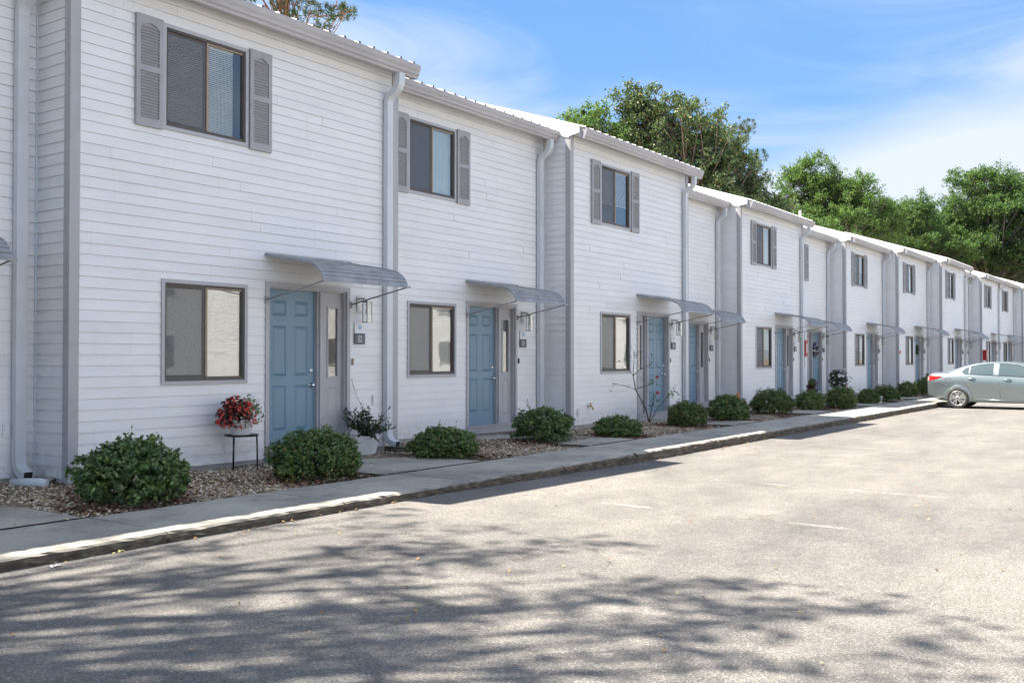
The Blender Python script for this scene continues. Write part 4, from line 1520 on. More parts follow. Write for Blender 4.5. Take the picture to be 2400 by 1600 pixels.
# ------------------------------------------------------------------ trees
def tree(name, label, x, y, h, crown, nb, per, leaf, mat, bark, seed, lean=(0, 0), trunk_r=0.28, rc=(0.55, 1.1), aspect=0.5, needles=False, ground=-0.1, clear=0.35, shell=0.45, flat=0.7, group='trees behind the houses'):
    """crown: list of (dx, dy, z, rx, rz) lobes; limbs run from the trunk to every leaf clump"""
    rng = np.random.default_rng(seed)
    t = thing(name, label, 'tree', (x, y, ground), 0, group)
    top = max(c[2] for c in crown) - 0.3
    tr = MB()
    trunk = [Vector((lean[0] * s * s + 0.15 * math.sin(3 * s + seed), lean[1] * s * s + 0.12 * math.cos(4 * s + seed), top * s)) for s in np.linspace(0, 1, 9)]
    tr.tube(trunk, [trunk_r * (1 - 0.82 * s) for s in np.linspace(0, 1, 9)], 8)
    vol = np.array([c[3] ** 2 * c[4] for c in crown])
    vol = vol ** 0.75
    pick = rng.choice(len(crown), nb, p=vol / vol.sum())
    Ps, Ns, Ts, Ls = [], [], [], []
    for ci in pick:
        dx, dy, cz, rx, rz = crown[ci]
        d = unit(rng.normal(size=(1, 3)))[0]
        q = rng.uniform(0, 1) ** shell
        c = np.array([dx + d[0] * rx * q, dy + d[1] * rx * q, cz + d[2] * rz * q])
        s0 = min(0.96, max(clear, (c[2] - rng.uniform(0.10, 0.35) * h) / top))
        p0 = trunk[0].lerp(trunk[-1], s0)
        i0 = s0 * 8
        p0 = trunk[int(i0)].lerp(trunk[min(8, int(i0) + 1)], i0 - int(i0))
        ce = Vector(c)
        mid = p0.lerp(ce, 0.5) + Vector((rng.normal() * 0.25, rng.normal() * 0.25, 0.25 + rng.normal() * 0.2)) * (ce - p0).length * 0.18
        ln = (ce - p0).length
        r0 = min(trunk_r * 0.36 * (1 - 0.6 * s0), 0.009 * ln + 0.015)
        tr.tube([p0, p0.lerp(mid, 0.55), mid, mid.lerp(ce, 0.55), ce], [r0, r0 * 0.75, r0 * 0.55, r0 * 0.35, 0.008], 5, cap=False)
        rr = rng.uniform(*rc)
        m = int(per * rng.uniform(0.7, 1.3) * (rr / rc[1]) ** 1.5)
        e = unit(rng.normal(size=(m, 3)))
        if needles:
            tw = unit(rng.normal(size=(max(3, m // 26), 3)) + np.array([0, 0, 0.35]))
            w = rng.integers(0, len(tw), m)
            P = c + tw[w] * rr * rng.uniform(0.75, 1.0, len(tw))[w][:, None]
            T = unit(tw[w] * 0.8 + e)
            Ls.append(leaf * rng.uniform(0.7, 1.1, m))
            Ps.append(P + T * leaf * 0.5)
            Ts.append(T)
            Ns.append(unit(rng.normal(size=(m, 3))))
            for q_ in tw:
                tr.tube([ce, ce + Vector(q_) * rr * 0.5, ce + Vector(q_) * rr], [0.014, 0.010, 0.006], 4, cap=False)
            continue
        # leaf sprays: short twigs inside the clump, leaves strung along them
        ntw = max(4, m // 16)
        tw = unit(rng.normal(size=(ntw, 3)) + np.array([0, 0, 0.15]))
        w = rng.integers(0, ntw, m)
        u = rng.uniform(0.25, 1.0, m)
        P = c + tw[w] * (rr * rng.uniform(0.7, 1.15, ntw)[w] * u)[:, None] * np.array([1, 1, flat]) + rng.normal(size=(m, 3)) * leaf * 0.55
        Ps.append(P)
        Ns.append(unit(e * 0.75 + np.array([0, 0, 0.55])))
        Ts.append(unit(tw[w] * 0.6 + rng.normal(size=(m, 3))))
        Ls.append(leaf * rng.uniform(0.6, 1.2, m))
    P, N, T, L = (np.concatenate(a) for a in (Ps, Ns, Ts, Ls))
    V, F = leaves(P, N, L, L * aspect, rng, 0.12 if not needles else 0.02, T)
    obj('crown', fast_mesh('crown', V, F, mat), t)
    tr.build('trunk', bark, t)
    return t


# in view beyond the roofs
tree('pine_tree', 'tall pine with reddish limbs and drooping needle tufts above the nearest roof', 23.3, 25.5, 18,
     [(0.7, -1.0, 13.4, 0.7, 0.7), (0.3, -0.5, 13.0, 0.8, 0.6), (0.6, -0.9, 12.45, 0.5, 0.3), (-0.2, 0.3, 13.9, 0.9, 0.4), (1.0, -1.5, 13.3, 0.3, 0.4), (0.1, -0.1, 14.6, 1.3, 0.6), (-0.3, 0.5, 15.4, 1.7, 0.9), (-1.0, 1.2, 14.2, 0.8, 0.5)], 40, 330, 0.24, 'needle', 'woodred', 3, trunk_r=0.22, rc=(0.28, 0.50), aspect=0.10, needles=True, clear=0.6)
tree('magnolia_tree', 'big dark magnolia with glossy leaves in front of the blue sky, tallest behind the roofs', 45.5, 21.0, 15,
     [(-1.4, 2.1, 14.2, 1.4, 1.1), (-0.5, 0.8, 13.0, 2.0, 1.6), (0.5, -0.7, 12.4, 1.7, 1.6), (1.2, -1.7, 11.5, 1.2, 1.3), (0.3, -0.3, 10.6, 2.1, 1.3), (1.8, -2.5, 9.9, 1.2, 1.0), (-1.9, 2.7, 12.6, 1.1, 1.1), (2.2, -3.1, 9.0, 1.3, 0.8), (1.0, -1.4, 9.4, 1.9, 1.0), (-0.9, 1.4, 11.3, 1.9, 1.1)], 360, 230, 0.185, 'magnolia', 'wood', 14, trunk_r=0.26, rc=(0.40, 0.75), aspect=0.46, clear=0.5, shell=0.5)
tree('broadleaf_tree', 'lighter green tree at the left shoulder of the dark magnolia', 42.8, 24.6, 13,
     [(-0.7, 1.1, 13.4, 0.9, 0.7), (-0.1, 0.2, 13.6, 1.0, 0.7), (0.5, -0.6, 13.0, 0.9, 0.9), (-0.4, 0.7, 12.7, 1.3, 0.8), (0.4, -0.5, 11.9, 1.3, 1.1), (0.9, -1.2, 10.8, 1.3, 0.8)], 130, 150, 0.15, 'oak', 'greybark', 23, trunk_r=0.2, rc=(0.4, 0.7), aspect=0.62, clear=0.5)
tree('pine_tree', 'yellow green pine tufts among the right side of the magnolia', 52.9, 21.6, 13,
     [(0.3, -0.4, 14.6, 0.4, 0.7), (-0.2, 0.3, 13.4, 1.1, 1.0), (0.5, -0.7, 12.0, 0.8, 1.0), (-0.7, 1.0, 12.0, 1.0, 1.0)], 50, 210, 0.26, 'needle', 'wood', 31, trunk_r=0.2, rc=(0.32, 0.6), aspect=0.11, needles=True, clear=0.6)
tree('broadleaf_tree', 'broad light green tree in the middle of the tree line, right of the magnolia', 74.9, 22.3, 16,
     [(-1.0, 1.5, 15.6, 1.6, 1.2), (-1.8, 2.5, 14.4, 1.7, 1.4), (0.1, -0.2, 14.4, 2.1, 1.3), (1.2, -1.7, 13.4, 1.7, 1.0), (-0.5, 0.7, 12.8, 3.4, 1.7), (-2.3, 3.3, 13.1, 1.7, 1.7), (1.8, -2.6, 12.2, 1.6, 1.2), (-1.4, 2.0, 11.4, 3.8, 1.6), (1.0, -1.4, 11.0, 2.9, 1.4)], 460, 330, 0.16, 'oak', 'greybark', 42, trunk_r=0.3, rc=(0.55, 1.05), aspect=0.55, clear=0.5)
tree('broadleaf_tree', 'dark green tree filling behind the roofs between the magnolia and the light green tree', 60.5, 22.4, 12,
     [(-0.3, 0.5, 10.5, 1.6, 1.0), (0.5, -0.6, 9.8, 1.9, 1.1), (-1.1, 1.6, 11.1, 1.6, 1.1), (-0.2, 0.2, 9.5, 2.1, 1.1), (1.1, -1.5, 9.2, 2.0, 1.2), (2.4, -3.0, 8.8, 2.0, 1.2)], 230, 300, 0.15, 'oak2', 'wood', 53, trunk_r=0.25, rc=(0.5, 0.9), aspect=0.55, clear=0.5)
tree('broadleaf_tree', 'dark narrow tree in the dip of the tree line left of the right-hand oak', 84.9, 19.9, 15,
     [(0.0, 0.1, 13.5, 1.1, 1.1), (0.6, -0.8, 14.1, 0.9, 1.2), (-0.2, 0.4, 11.7, 2.4, 1.7), (0.8, -1.1, 11.1, 2.1, 2.1), (-1.0, 1.5, 11.2, 2.1, 1.4), (2.0, -2.6, 10.2, 2.2, 1.6)], 280, 330, 0.16, 'oak2', 'wood', 64, trunk_r=0.25, rc=(0.55, 1.0), aspect=0.5, clear=0.5)
tree('oak_tree', 'large rounded oak with pale limbs at the right edge, above the far houses', 94.0, 15.2, 19,
     [(-0.8, 1.1, 16.8, 2.3, 1.5), (0.7, -1.0, 16.4, 2.4, 1.8), (-1.9, 2.6, 14.5, 2.3, 1.8), (0.0, -0.1, 13.8, 3.7, 2.2), (-2.7, 3.8, 12.7, 1.9, 1.7), (1.7, -2.5, 14.0, 2.2, 2.9), (-1.2, 1.7, 11.2, 4.0, 2.2), (0.9, -1.3, 10.5, 2.9, 2.2), (2.8, -4.0, 11.8, 2.9, 4.4)], 620, 330, 0.185, 'oak2', 'greybark', 75, trunk_r=0.4, rc=(0.6, 1.15), aspect=0.6, clear=0.45)
tree('broadleaf_tree', 'dark background tree low behind the farthest roofs at the right edge', 107.0, 17.0, 14,
     [(-0.3, 0.2, 9.8, 3.8, 1.7), (-2.2, 2.9, 10.7, 3.3, 1.7), (1.4, -2.2, 9.0, 2.5, 2.5), (-3.9, 5.3, 11.5, 2.5, 1.7), (2.6, -3.9, 10.7, 3.3, 2.5), (-1.0, 1.2, 11.5, 3.3, 1.7)], 270, 230, 0.27, 'oak2', 'wood', 86, trunk_r=0.35, rc=(0.8, 1.4), aspect=0.6, clear=0.4)
tree('broadleaf_tree', 'hazy green tree behind the gap between the light green tree and the dark dip tree', 95.0, 25.6, 15,
     [(0.4, -0.5, 13.8, 2.4, 1.6), (-1.0, 1.5, 13.2, 2.4, 1.6), (1.6, -2.1, 14.2, 2.0, 1.6), (2.7, -3.7, 13.2, 2.8, 2.0), (-2.5, 3.8, 12.6, 2.4, 1.2), (0, 0, 11.0, 3.6, 2.0)], 230, 260, 0.22, 'oak', 'wood', 120, trunk_r=0.3, rc=(0.7, 1.2), aspect=0.55, clear=0.5)
tree('broadleaf_tree', 'distant green tree behind the left side of the right-hand oak', 120.0, 23.0, 17,
     [(-1.8, 2.1, 15.6, 2.9, 2.4), (-0.4, 0.2, 16.4, 2.9, 2.2), (1.2, -2.2, 14.8, 3.3, 2.4), (-3.4, 4.5, 14.6, 2.9, 2.4), (3.4, -5.3, 14.8, 2.9, 2.4), (0, 0, 12.0, 4.6, 2.4)], 260, 250, 0.27, 'oak2', 'wood', 131, trunk_r=0.35, rc=(0.8, 1.4), aspect=0.55, clear=0.5)
# outside the frame, up-sun of the parking lot: these throw the dappled shade
tree('shade_oak', 'spreading oak left of the photo, its dappled shade falls on the asphalt', -3.2, 13.4, 19,
     [(0, 0, 15.0, 4.6, 2.4), (3.2, -1.5, 13.6, 3.4, 1.7), (-3.2, 1.0, 13.6, 3.6, 2.0), (1.0, -3.6, 12.4, 3.6, 1.6), (-2.0, -3.4, 12.6, 3.2, 1.6), (0.5, 2.0, 17.6, 3.0, 1.4), (4.6, -4.2, 12.4, 2.4, 0.8), (4.4, 1.6, 14.5, 2.6, 1.0)], 380, 46, 0.20, 'oak', 'greybark', 97, trunk_r=0.36, rc=(0.3, 0.7), aspect=0.5, group='shade trees left of the photo')
tree('shade_oak', 'second shade oak farther left beside the parking lot', -8.2, 8.8, 17,
     [(0, 0, 13.4, 4.0, 2.4), (3.0, -1.0, 12.2, 3.2, 1.6), (2.2, 2.6, 12.6, 3.0, 1.6), (4.4, 1.0, 11.4, 2.4, 0.8), (-2.6, 0, 12.0, 3.2, 1.8), (5.6, -1.6, 12.4, 1.8, 0.6)], 460, 70, 0.21, 'oak', 'greybark', 108, trunk_r=0.36, rc=(0.3, 0.75), aspect=0.5, group='shade trees left of the photo')


# ------------------------------------------------------------------ things beside the doors
# black plant stand, pail of begonias, dark vase
t = thing('plant_stand', 'thin black metal plant stand under the pail of red begonias', 'plant stand', (8.46, 10.15, 0.15))
MB().lathe([(0.0, 0.418), (0.205, 0.418), (0.215, 0.428), (0.215, 0.44), (0.0, 0.44)], n=24).build('stand_top', 'black', t)
for a in (200, 320, 80):
    MB().tube([(0.19 * math.cos(R(a)), 0.19 * math.sin(R(a)), 0.42), (0.20 * math.cos(R(a)), 0.20 * math.sin(R(a)), 0.0)], 0.011, 6).build('leg', 'black', t)
t = thing('flower_pot', 'whitewashed pail overflowing with coral begonias and small white blooms on the black stand', 'flower pot', (8.43, 10.13, 0.591))
MB().lathe([(0.0, 0.0), (0.118, 0.0), (0.125, 0.01), (0.142, 0.17), (0.150, 0.175), (0.150, 0.19), (0.135, 0.19), (0.13, 0.15), (0.0, 0.15)], n=20).build('pail', 'white', t)
MB().tube([(-0.146, 0, 0.175), (-0.13, -0.08, 0.11), (-0.04, -0.155, 0.09), (0.06, -0.15, 0.12), (0.14, -0.02, 0.175)], 0.005, 5).build('handle', 'chrome', t)
rng = np.random.default_rng(77)


def dome(n, c, rad, leaf, mat, parent, name, asp=0.75, up=0.3, droop=0.0, shell=0.5):
    d = unit(rng.normal(size=(n, 3)) + np.array([0, 0, up]))
    q = rng.random(n) ** shell
    P = np.array(c) + d * q[:, None] * np.array(rad)
    P[:, 2] -= droop * (np.hypot(d[:, 0], d[:, 1]) * q) ** 2
    N = unit(d * 0.7 + rng.normal(size=(n, 3)) * 0.5 + np.array([0, -0.2, 0.3]))
    L = leaf * rng.uniform(0.7, 1.25, n)
    V, F = leaves(P, N, L, L * asp, rng, 0.14)
    return obj(name, fast_mesh(name, V, F, mat), parent)


dome(420, (-0.10, 0, 0.30), (0.24, 0.22, 0.20), 0.060, 'begonia', t, 'foliage', 0.8, 0.3, 0.10)
dome(360, (0.14, 0, 0.31), (0.18, 0.18, 0.20), 0.045, 'shrub', t, 'foliage', 0.6, 0.3, 0.08)
dome(190, (-0.08, -0.02, 0.30), (0.27, 0.25, 0.21), 0.044, 'redflower', t, 'blossoms', 0.9, 0.25, 0.10, 0.12)
dome(110, (0.15, -0.02, 0.32), (0.19, 0.19, 0.20), 0.026, 'whiteflower', t, 'blossoms', 0.9, 0.3, 0.06, 0.12)
o = MB().lathe([(0.0, 0.0), (0.028, 0.0), (0.046, 0.06), (0.052, 0.12), (0.046, 0.17), (0.028, 0.20), (0.034, 0.225), (0.0, 0.225)], n=14).build('vase', 'black', None, (8.615, 10.21, 0.591))
tag(o, 'slim black vase beside the begonia pail on the plant stand', 'vase')

# white planter with an oleander, trailing vine above it
t = thing('planter', 'white square planter holding a narrow-leaved green plant beside the door frame', 'planter', (10.74, 10.12, 0.160))
m = MB()
b0, b1, hh = 0.105, 0.145, 0.27
for sgn in range(4):
    a = sgn * math.pi / 2 + R(24)
    ca, sa = math.cos(a), math.sin(a)
    rot = lambda x, y, z: (x * ca - y * sa, x * sa + y * ca, z)
    m.add([rot(-b0, -b0, 0), rot(b0, -b0, 0), rot(b1, -b1, hh), rot(-b1, -b1, hh), rot(-b1 + 0.012, -b1 + 0.012, hh), rot(b1 - 0.012, -b1 + 0.012, hh)], [(0, 1, 2, 3), (3, 2, 5, 4)])
m.add([(-0.13, -0.13, hh - 0.03), (0.13, -0.13, hh - 0.03), (0.13, 0.13, hh - 0.03), (-0.13, 0.13, hh - 0.03)], [(0, 1, 2, 3)], 1)
m.build('box', ['white', 'soil'], t)
MB().box(-0.02, 0.02, -0.17, -0.145, 0.215, 0.262).build('clip', 'chrome', t)
d = unit(rng.normal(size=(54, 3)) * np.array([1, 1, 0.5]) + np.array([0, 0, 1.25]))
st, Ps, Ts = MB(), [], []
for q in d:
    ln = rng.uniform(0.25, 0.50)
    st.tube([(0, 0, hh - 0.03), Vector(q) * ln * 0.5 + Vector((0, 0, hh)), Vector(q) * ln + Vector((0, 0, hh))], 0.004, 4)
    for s in np.linspace(0.25, 1, 11):
        Ps.append(q * ln * s + np.array([0, 0, hh]))
        Ts.append(unit((rng.normal(size=(1, 3)) + q * 0.8))[0])
Ps, Ts = np.array(Ps), np.array(Ts)
L = rng.uniform(0.075, 0.13, len(Ps))
V, F = leaves(Ps + Ts * 0.04, unit(rng.normal(size=Ps.shape) + np.array([0, 0, 0.8])), L, L * 0.22, rng, 0.12, Ts)
st.build('stems', 'twig', t)
obj('foliage', fast_mesh('foliage', V, F, 'oleander'), t)
t = thing('trailing_vine', 'thin vine strung from the door frame down to the white planter', 'vine', (10.72, 10.41, 1.25))
pts = [(0, 0, 0), (0.035, -0.01, -0.13), (0.09, -0.02, -0.25), (0.15, -0.04, -0.37), (0.19, -0.12, -0.50)]
MB().tube(pts, 0.0035, 5).build('stem', 'twig', t)
P = np.array([(0.03, -0.012, -0.10), (0.055, -0.02, -0.16), (0.085, -0.03, -0.17), (0.15, -0.05, -0.36), (0.17, -0.06, -0.33), (0.0, -0.01, 0.01)])
V, F = leaves(P, unit(rng.normal(size=P.shape) * 0.5 + np.array([0, -0.5, 0.6])), 0.055, 0.018, rng)
obj('foliage', fast_mesh('foliage', V, F, 'oleander'), t)


def block(label, x, y, z, l, w, h, rz, mat='concrete'):
    """weathered splash block: a low tray with rounded ends"""
    m = MB()
    n = 8
    out = [(-l / 2 + 0.04 * (1 - math.cos(a)), 0) for a in (0,)]
    ring = []
    for i in range(n):
        a = math.pi / 2 + math.pi * i / (n - 1)
        ring.append((-l / 2 + w / 2 + w / 2 * math.cos(a), w / 2 * math.sin(a)))
    ring += [(l / 2, -w / 2), (l / 2, w / 2)]
    k = len(ring)
    vs = [(a, b, 0) for a, b in ring] + [(a * 0.97, b * 0.93, h) for a, b in ring] + [(a * 0.85, b * 0.66, h) for a, b in ring] + [(a * 0.8, b * 0.55, h * 0.55) for a, b in ring]
    fs = [(q * k + i, q * k + (i + 1) % k, q * k + k + (i + 1) % k, q * k + k + i) for q in range(3) for i in range(k)] + [tuple(range(3 * k, 4 * k))]
    m.add(vs, fs)
    o = m.build('splash_block', mat, None, (x, y, z))
    o.rotation_euler = (R(3), R(-2), R(rz))
    return tag(o, label, 'splash block', 'splash blocks under the downspouts')


o = MB().tube([(0, 0, 0), (0.16, -0.30, 0.0), (0.20, -0.36, -0.01)], [0.055, 0.062, 0.05], 10).build('edging_piece', 'spout', None, (5.86, 10.86, 0.185))
tag(o, 'rounded pale edging piece lying on the gravel left below the downspout', 'edging')
o = MB().tube([(0, 0, 0), (0.14, -0.24, 0.0), (0.02, -0.34, 0.0), (-0.02, -0.36, -0.01)], [0.04, 0.045, 0.05, 0.04], 10).build('edging_piece', 'concrete', None, (6.12, 10.96, 0.18))
tag(o, 'bent grey edging piece on the gravel against the corner of the nearest house', 'edging')
block('grey concrete splash block on the gravel under the second downspout', 11.42, 9.95, 0.150, 0.62, 0.26, 0.07, 100)

# hose tap on the rose-bush house
t = thing('hose_tap', 'small brass hose tap low on the white siding left of the rose bush', 'tap', (17.63, 10.43, 0.58))
MB().box(-0.035, 0.035, -0.008, 0.006, -0.05, 0.05).build('wall_plate', 'siding', t)
MB().tube([(0, 0, 0), (0, -0.07, 0), (0, -0.10, -0.03), (0, -0.11, -0.075)], [0.016, 0.016, 0.018, 0.016], 8).lathe([(0.012, 0), (0.012, 0.04)], (0, -0.06, 0.01), n=8).build('spout', 'brass', t)
MB().lathe([(0.030, 0.05), (0.033, 0.056), (0.030, 0.062), (0.0, 0.060)], (0, -0.06, 0), n=10).build('handle', 'red', t)

# rose bush
t = thing('rose_bush', 'thin bare-stemmed rose bush with two pink blooms before a blue door', 'rose bush', (19.39, 9.95, 0.14))
J = {'a': (-0.12, 0, 0.30), 'b': (-0.58, 0.02, 0.76), 'c': (-0.63, 0.05, 1.05), 'd': (-0.38, 0.02, 1.18), 'e': (0.04, -0.03, 1.27), 'f': (-0.67, 0, 1.54), 'g': (-0.40, 0.04, 1.48), 'h': (-1.22, -0.06, 1.32), 'i': (-0.86, 0, 1.15),
     'j': (-1.46, 0.05, 0.90), 'k': (-1.06, 0, 0.84), 'l': (0.14, 0.03, 0.86), 'm': (0.26, 0, 0.93), 'n': (0.30, 0.02, 0.55), 'o': (0.16, 0, 0.43), 'p': (0.88, -0.05, 0.60), 'q': (1.20, 0, 0.68), 'r': (1.64, 0.03, 0.56), 's': (0.45, 0, 0.35), 'z': (0, 0, 0), 'y': (0.05, 0.03, 0)}
m = MB()
for path, rad in (('zabc', 0.016), ('cd', 0.009), ('de', 0.007), ('cf', 0.007), ('fg', 0.005), ('ci', 0.008), ('ih', 0.006), ('bk', 0.008), ('kj', 0.006), ('bl', 0.008), ('lm', 0.006), ('yon', 0.012), ('yspqr', 0.009), ('zo', 0.010)):
    m.tube([J[q] for q in path], [rad * (1 - 0.45 * i / len(path)) for i in range(len(path))], 6)
m.build('stems', 'twig', t)
Ps = []
for q, n in (('e', 14), ('f', 18), ('g', 12), ('h', 16), ('i', 4), ('j', 9), ('l', 22), ('m', 18), ('n', 26), ('o', 26), ('p', 26), ('q', 12), ('r', 8), ('s', 14), ('k', 5)):
    Ps.append(np.array(J[q]) + rng.normal(size=(n, 3)) * np.array([0.09, 0.06, 0.075]))
Ps = np.concatenate(Ps)
L = rng.uniform(0.035, 0.062, len(Ps))
V, F = leaves(Ps, unit(rng.normal(size=Ps.shape) + np.array([0, 0, 0.7])), L, L * 0.62, rng, 0.15)
obj('foliage', fast_mesh('foliage', V, F, 'shrub3'), t)
for c in ((0.30, -0.04, 1.00), (0.33, -0.04, 0.66)):
    dome(40, c, (0.035, 0.035, 0.03), 0.035, 'pinkflower', t, 'blossoms', 0.9, 0.4, 0, 0.5)

# orange cone
t = thing('traffic_cone', 'small orange cone behind a shrub near the white house corner', 'cone', (25.95, 10.60, 0.162))
MB().box(-0.14, 0.14, -0.14, 0.14, 0, 0.025).build('base', 'orange', t)
MB().lathe([(0.105, 0.025), (0.098, 0.05), (0.030, 0.44), (0.024, 0.455), (0.0, 0.455)], n=20).build('cone', 'orange', t)

# plants at the farther doors
t = thing('red_leaf_plant', 'dark red and green leafed plant below the red cabinet', 'plant', (33.9, 11.15, 0.14))
dome(240, (0, 0, 0.36), (0.20, 0.20, 0.36), 0.15, 'cordy', t, 'foliage', 0.38, 0.5, 0, 0.7)
dome(60, (-0.03, 0, 0.50), (0.16, 0.16, 0.22), 0.13, 'shrub3', t, 'foliage', 0.38, 0.9, 0, 0.5)
dome(160, (1.2, -0.6, 0.10), (0.55, 0.25, 0.14), 0.06, 'cordy', t, 'ground_leaves', 0.6, 0.5, 0, 0.5)
t = thing('flowering_bush', 'white flowering bush with some pink at the inner corner right of the purple wreath door', 'bush', (36.1, 10.95, 0.14))
dome(1300, (0, 0, 0.64), (0.35, 0.35, 0.38), 0.075, 'oleander', t, 'foliage', 0.55, 0.1, 0, 0.35)
dome(46, (-0.02, -0.05, 0.68), (0.38, 0.38, 0.40), 0.10, 'whiteflower', t, 'blossoms', 0.95, 0.2, 0, 0.1)
dome(46, (0.05, -0.08, 0.66), (0.40, 0.38, 0.40), 0.085, 'whiteflower', t, 'blossoms', 0.95, 0.2, 0, 0.1)
dome(30, (0.14, -0.1, 0.50), (0.34, 0.32, 0.30), 0.07, 'pinkflower', t, 'blossoms', 0.9, 0.0, 0, 0.1)
o = MB().lathe([(0.0, 0.0), (0.07, 0.0), (0.075, 0.01), (0.105, 0.20), (0.115, 0.20), (0.115, 0.225), (0.098, 0.225), (0.09, 0.18), (0.0, 0.18)], n=16).build('pot', 'white', None, (32.25, 8.50, 0.13))
tag(o, 'little white pot between two shrubs at the sidewalk edge', 'pot')


def wreath(label, par_k, mir, z, r, mats, n, fl):
    X0, w, Y = UN[par_k]
    dx = DX.get(par_k, 0)
    xd = (DFX0 + 0.085 if not mir else DFX1 - 0.085 - DW) + DW / 2
    t = thing('wreath', label, 'wreath', (X0 + dx + xd, Y + 0.055, z))
    m = MB()
    m.tube([(r * math.cos(a), 0, r * math.sin(a)) for a in np.linspace(0, 2 * math.pi, 20)], 0.025, 6, cap=False)
    m.build('ring', 'twig', t)
    a = rng.uniform(0, 6.28, n)
    P = np.stack([r * np.cos(a), -0.02 - 0.05 * rng.random(n), r * np.sin(a)], 1) + rng.normal(size=(n, 3)) * np.array([0.035, 0.012, 0.035])
    for i, mt in enumerate(mats):
        q = P[i::len(mats)]
        V, F = leaves(q, unit(rng.normal(size=q.shape) * 0.6 + np.array([0, -1, 0.2])), fl, fl * 0.8, rng)
        obj('blossoms' if 'petal' in MAT[mt].name else 'foliage', fast_mesh('wreath_leaves', V, F, mt), t)


wreath('purple and white flower wreath on the blue door behind the red cabinet', 7, True, 1.86, 0.21, ['purple', 'oleander', 'whiteflower', 'purple'], 260, 0.085)
wreath('small dark wreath on a blue door left of the car', 9, False, 1.92, 0.17, ['oleander'], 170, 0.07)

# red cabinets
X0, w, Y = UN[6]
t = thing('fire_cabinet', 'red extinguisher cabinet beside the downspout left of the purple wreath door', 'fire cabinet', (X0 + w - 0.185, Y, 1.61))
MB().box(0, 0.24, -0.15, -0.0275, 0.0, 0.55).box(0.012, 0.228, -0.158, -0.1505, 0.02, 0.53).build('case', 'red', t)
MB().box(0.07, 0.16, -0.162, -0.1585, 0.12, 0.42).build('door_glass', 'frost', t)
MB().box(0.200, 0.210, -0.172, -0.1585, 0.24, 0.30).build('handle', 'chrome', t)
X0, w, Y = UN[12]
t = thing('fire_cabinet', 'red extinguisher cabinet with a white window on a house front above the car roof', 'fire cabinet', (X0 + 0.16, Y, 1.42))
MB().box(0, 0.32, -0.20, -0.018, 0.0, 0.58).box(0.02, 0.30, -0.212, -0.2005, 0.02, 0.56).build('case', 'red', t)
MB().box(0.10, 0.21, -0.216, -0.2125, 0.14, 0.46).build('door_glass', 'signwhite', t)
MB().box(0.265, 0.28, -0.226, -0.2125, 0.25, 0.32).build('handle', 'chrome', t)
o = MB().box(0, 0.07, -0.05, -0.018, 0, 0.12).box(0.02, 0.05, -0.058, -0.0505, 0.03, 0.09).build('alarm_box', 'orange', None, (UN[9][0] + 0.17, UN[9][2], 1.74))
tag(o, 'small pale red alarm box on the white siding left of the dark wreath door', 'alarm box')
o = MB().add([(0, 0, 0.012), (0.13, 0.02, 0.02), (0.15, 0.07, 0.014), (0.05, 0.10, 0.022), (0.01, 0.06, 0.012), (0.08, 0.05, 0.03)], [(0, 1, 5), (1, 2, 5), (2, 3, 5), (3, 4, 5), (4, 0, 5)]).build('paper_scrap', 'signwhite', None, (4.0, 6.86, 0.05))
o.scale = (0.6, 0.6, 0.6)
tag(o, 'crumpled white paper scrap on the asphalt at the kerb, left edge', 'litter')


# ------------------------------------------------------------------ parked car
m_, t_, b_ = new_mat('car_paint')
b_.inputs['Base Color'].default_value = (0.250, 0.300, 0.315, 1)
val(b_.inputs['Metallic'], 0.75)
val(b_.inputs['Roughness'], 0.34)
val(b_.inputs['Coat Weight'], 0.8)
val(b_.inputs['Coat Roughness'], 0.06)
MAT['carpaint'] = m_
MAT['rubber'] = paint('rubber', (0.030, 0.029, 0.028), 0.75, 0.25, 12)
MAT['alloy'] = paint('alloy', (0.62, 0.61, 0.59), 0.30, 0.06, 8, metallic=0.8)
m_, t_, b_ = new_mat('car_glass')
b_.inputs['Base Color'].default_value = (0.06, 0.085, 0.095, 1)
val(b_.inputs['Roughness'], 0.04)
val(b_.inputs['Specular IOR Level'], 0.9)
val(b_.inputs['Coat Weight'], 1.0)
val(b_.inputs['Coat Roughness'], 0.02)
MAT['carglass'] = m_
m_, t_, b_ = new_mat('tail_lens')
b_.inputs['Base Color'].default_value = (0.34, 0.008, 0.008, 1)
val(b_.inputs['Roughness'], 0.12)
val(b_.inputs['Coat Weight'], 1.0)
MAT['lens'] = m_
MAT['amber'] = paint('pale_lens', (0.75, 0.55, 0.42), 0.15, 0.05, 10)

CL = 4.58


def interp(s, pts):
    xs, ys = zip(*pts)
    return float(np.interp(s, xs, ys))


def c_half(s):
    return interp(s, [(0.0, 0.60), (0.06, 0.70), (0.18, 0.785), (0.40, 0.845), (0.75, 0.872), (2.3, 0.878), (3.6, 0.872), (4.05, 0.83), (4.35, 0.74), (4.50, 0.60), (4.58, 0.46)])


def c_belt(s):
    return interp(s, [(0, 0.98), (0.10, 1.03), (0.5, 1.045), (1.2, 1.035), (2.2, 1.0), (3.1, 0.955), (3.6, 0.90), (4.2, 0.80), (4.5, 0.66), (4.58, 0.56)])


def c_top(s):
    return interp(s, [(0, 1.00), (0.06, 1.085), (0.20, 1.115), (0.50, 1.13), (0.62, 1.155), (0.85, 1.245), (1.10, 1.335), (1.45, 1.415), (1.85, 1.452), (2.15, 1.457), (2.5, 1.44), (2.85, 1.375), (3.2, 1.235), (3.5, 1.075), (3.62, 1.02), (4.0, 0.955), (4.3, 0.86), (4.5, 0.70), (4.58, 0.58)])


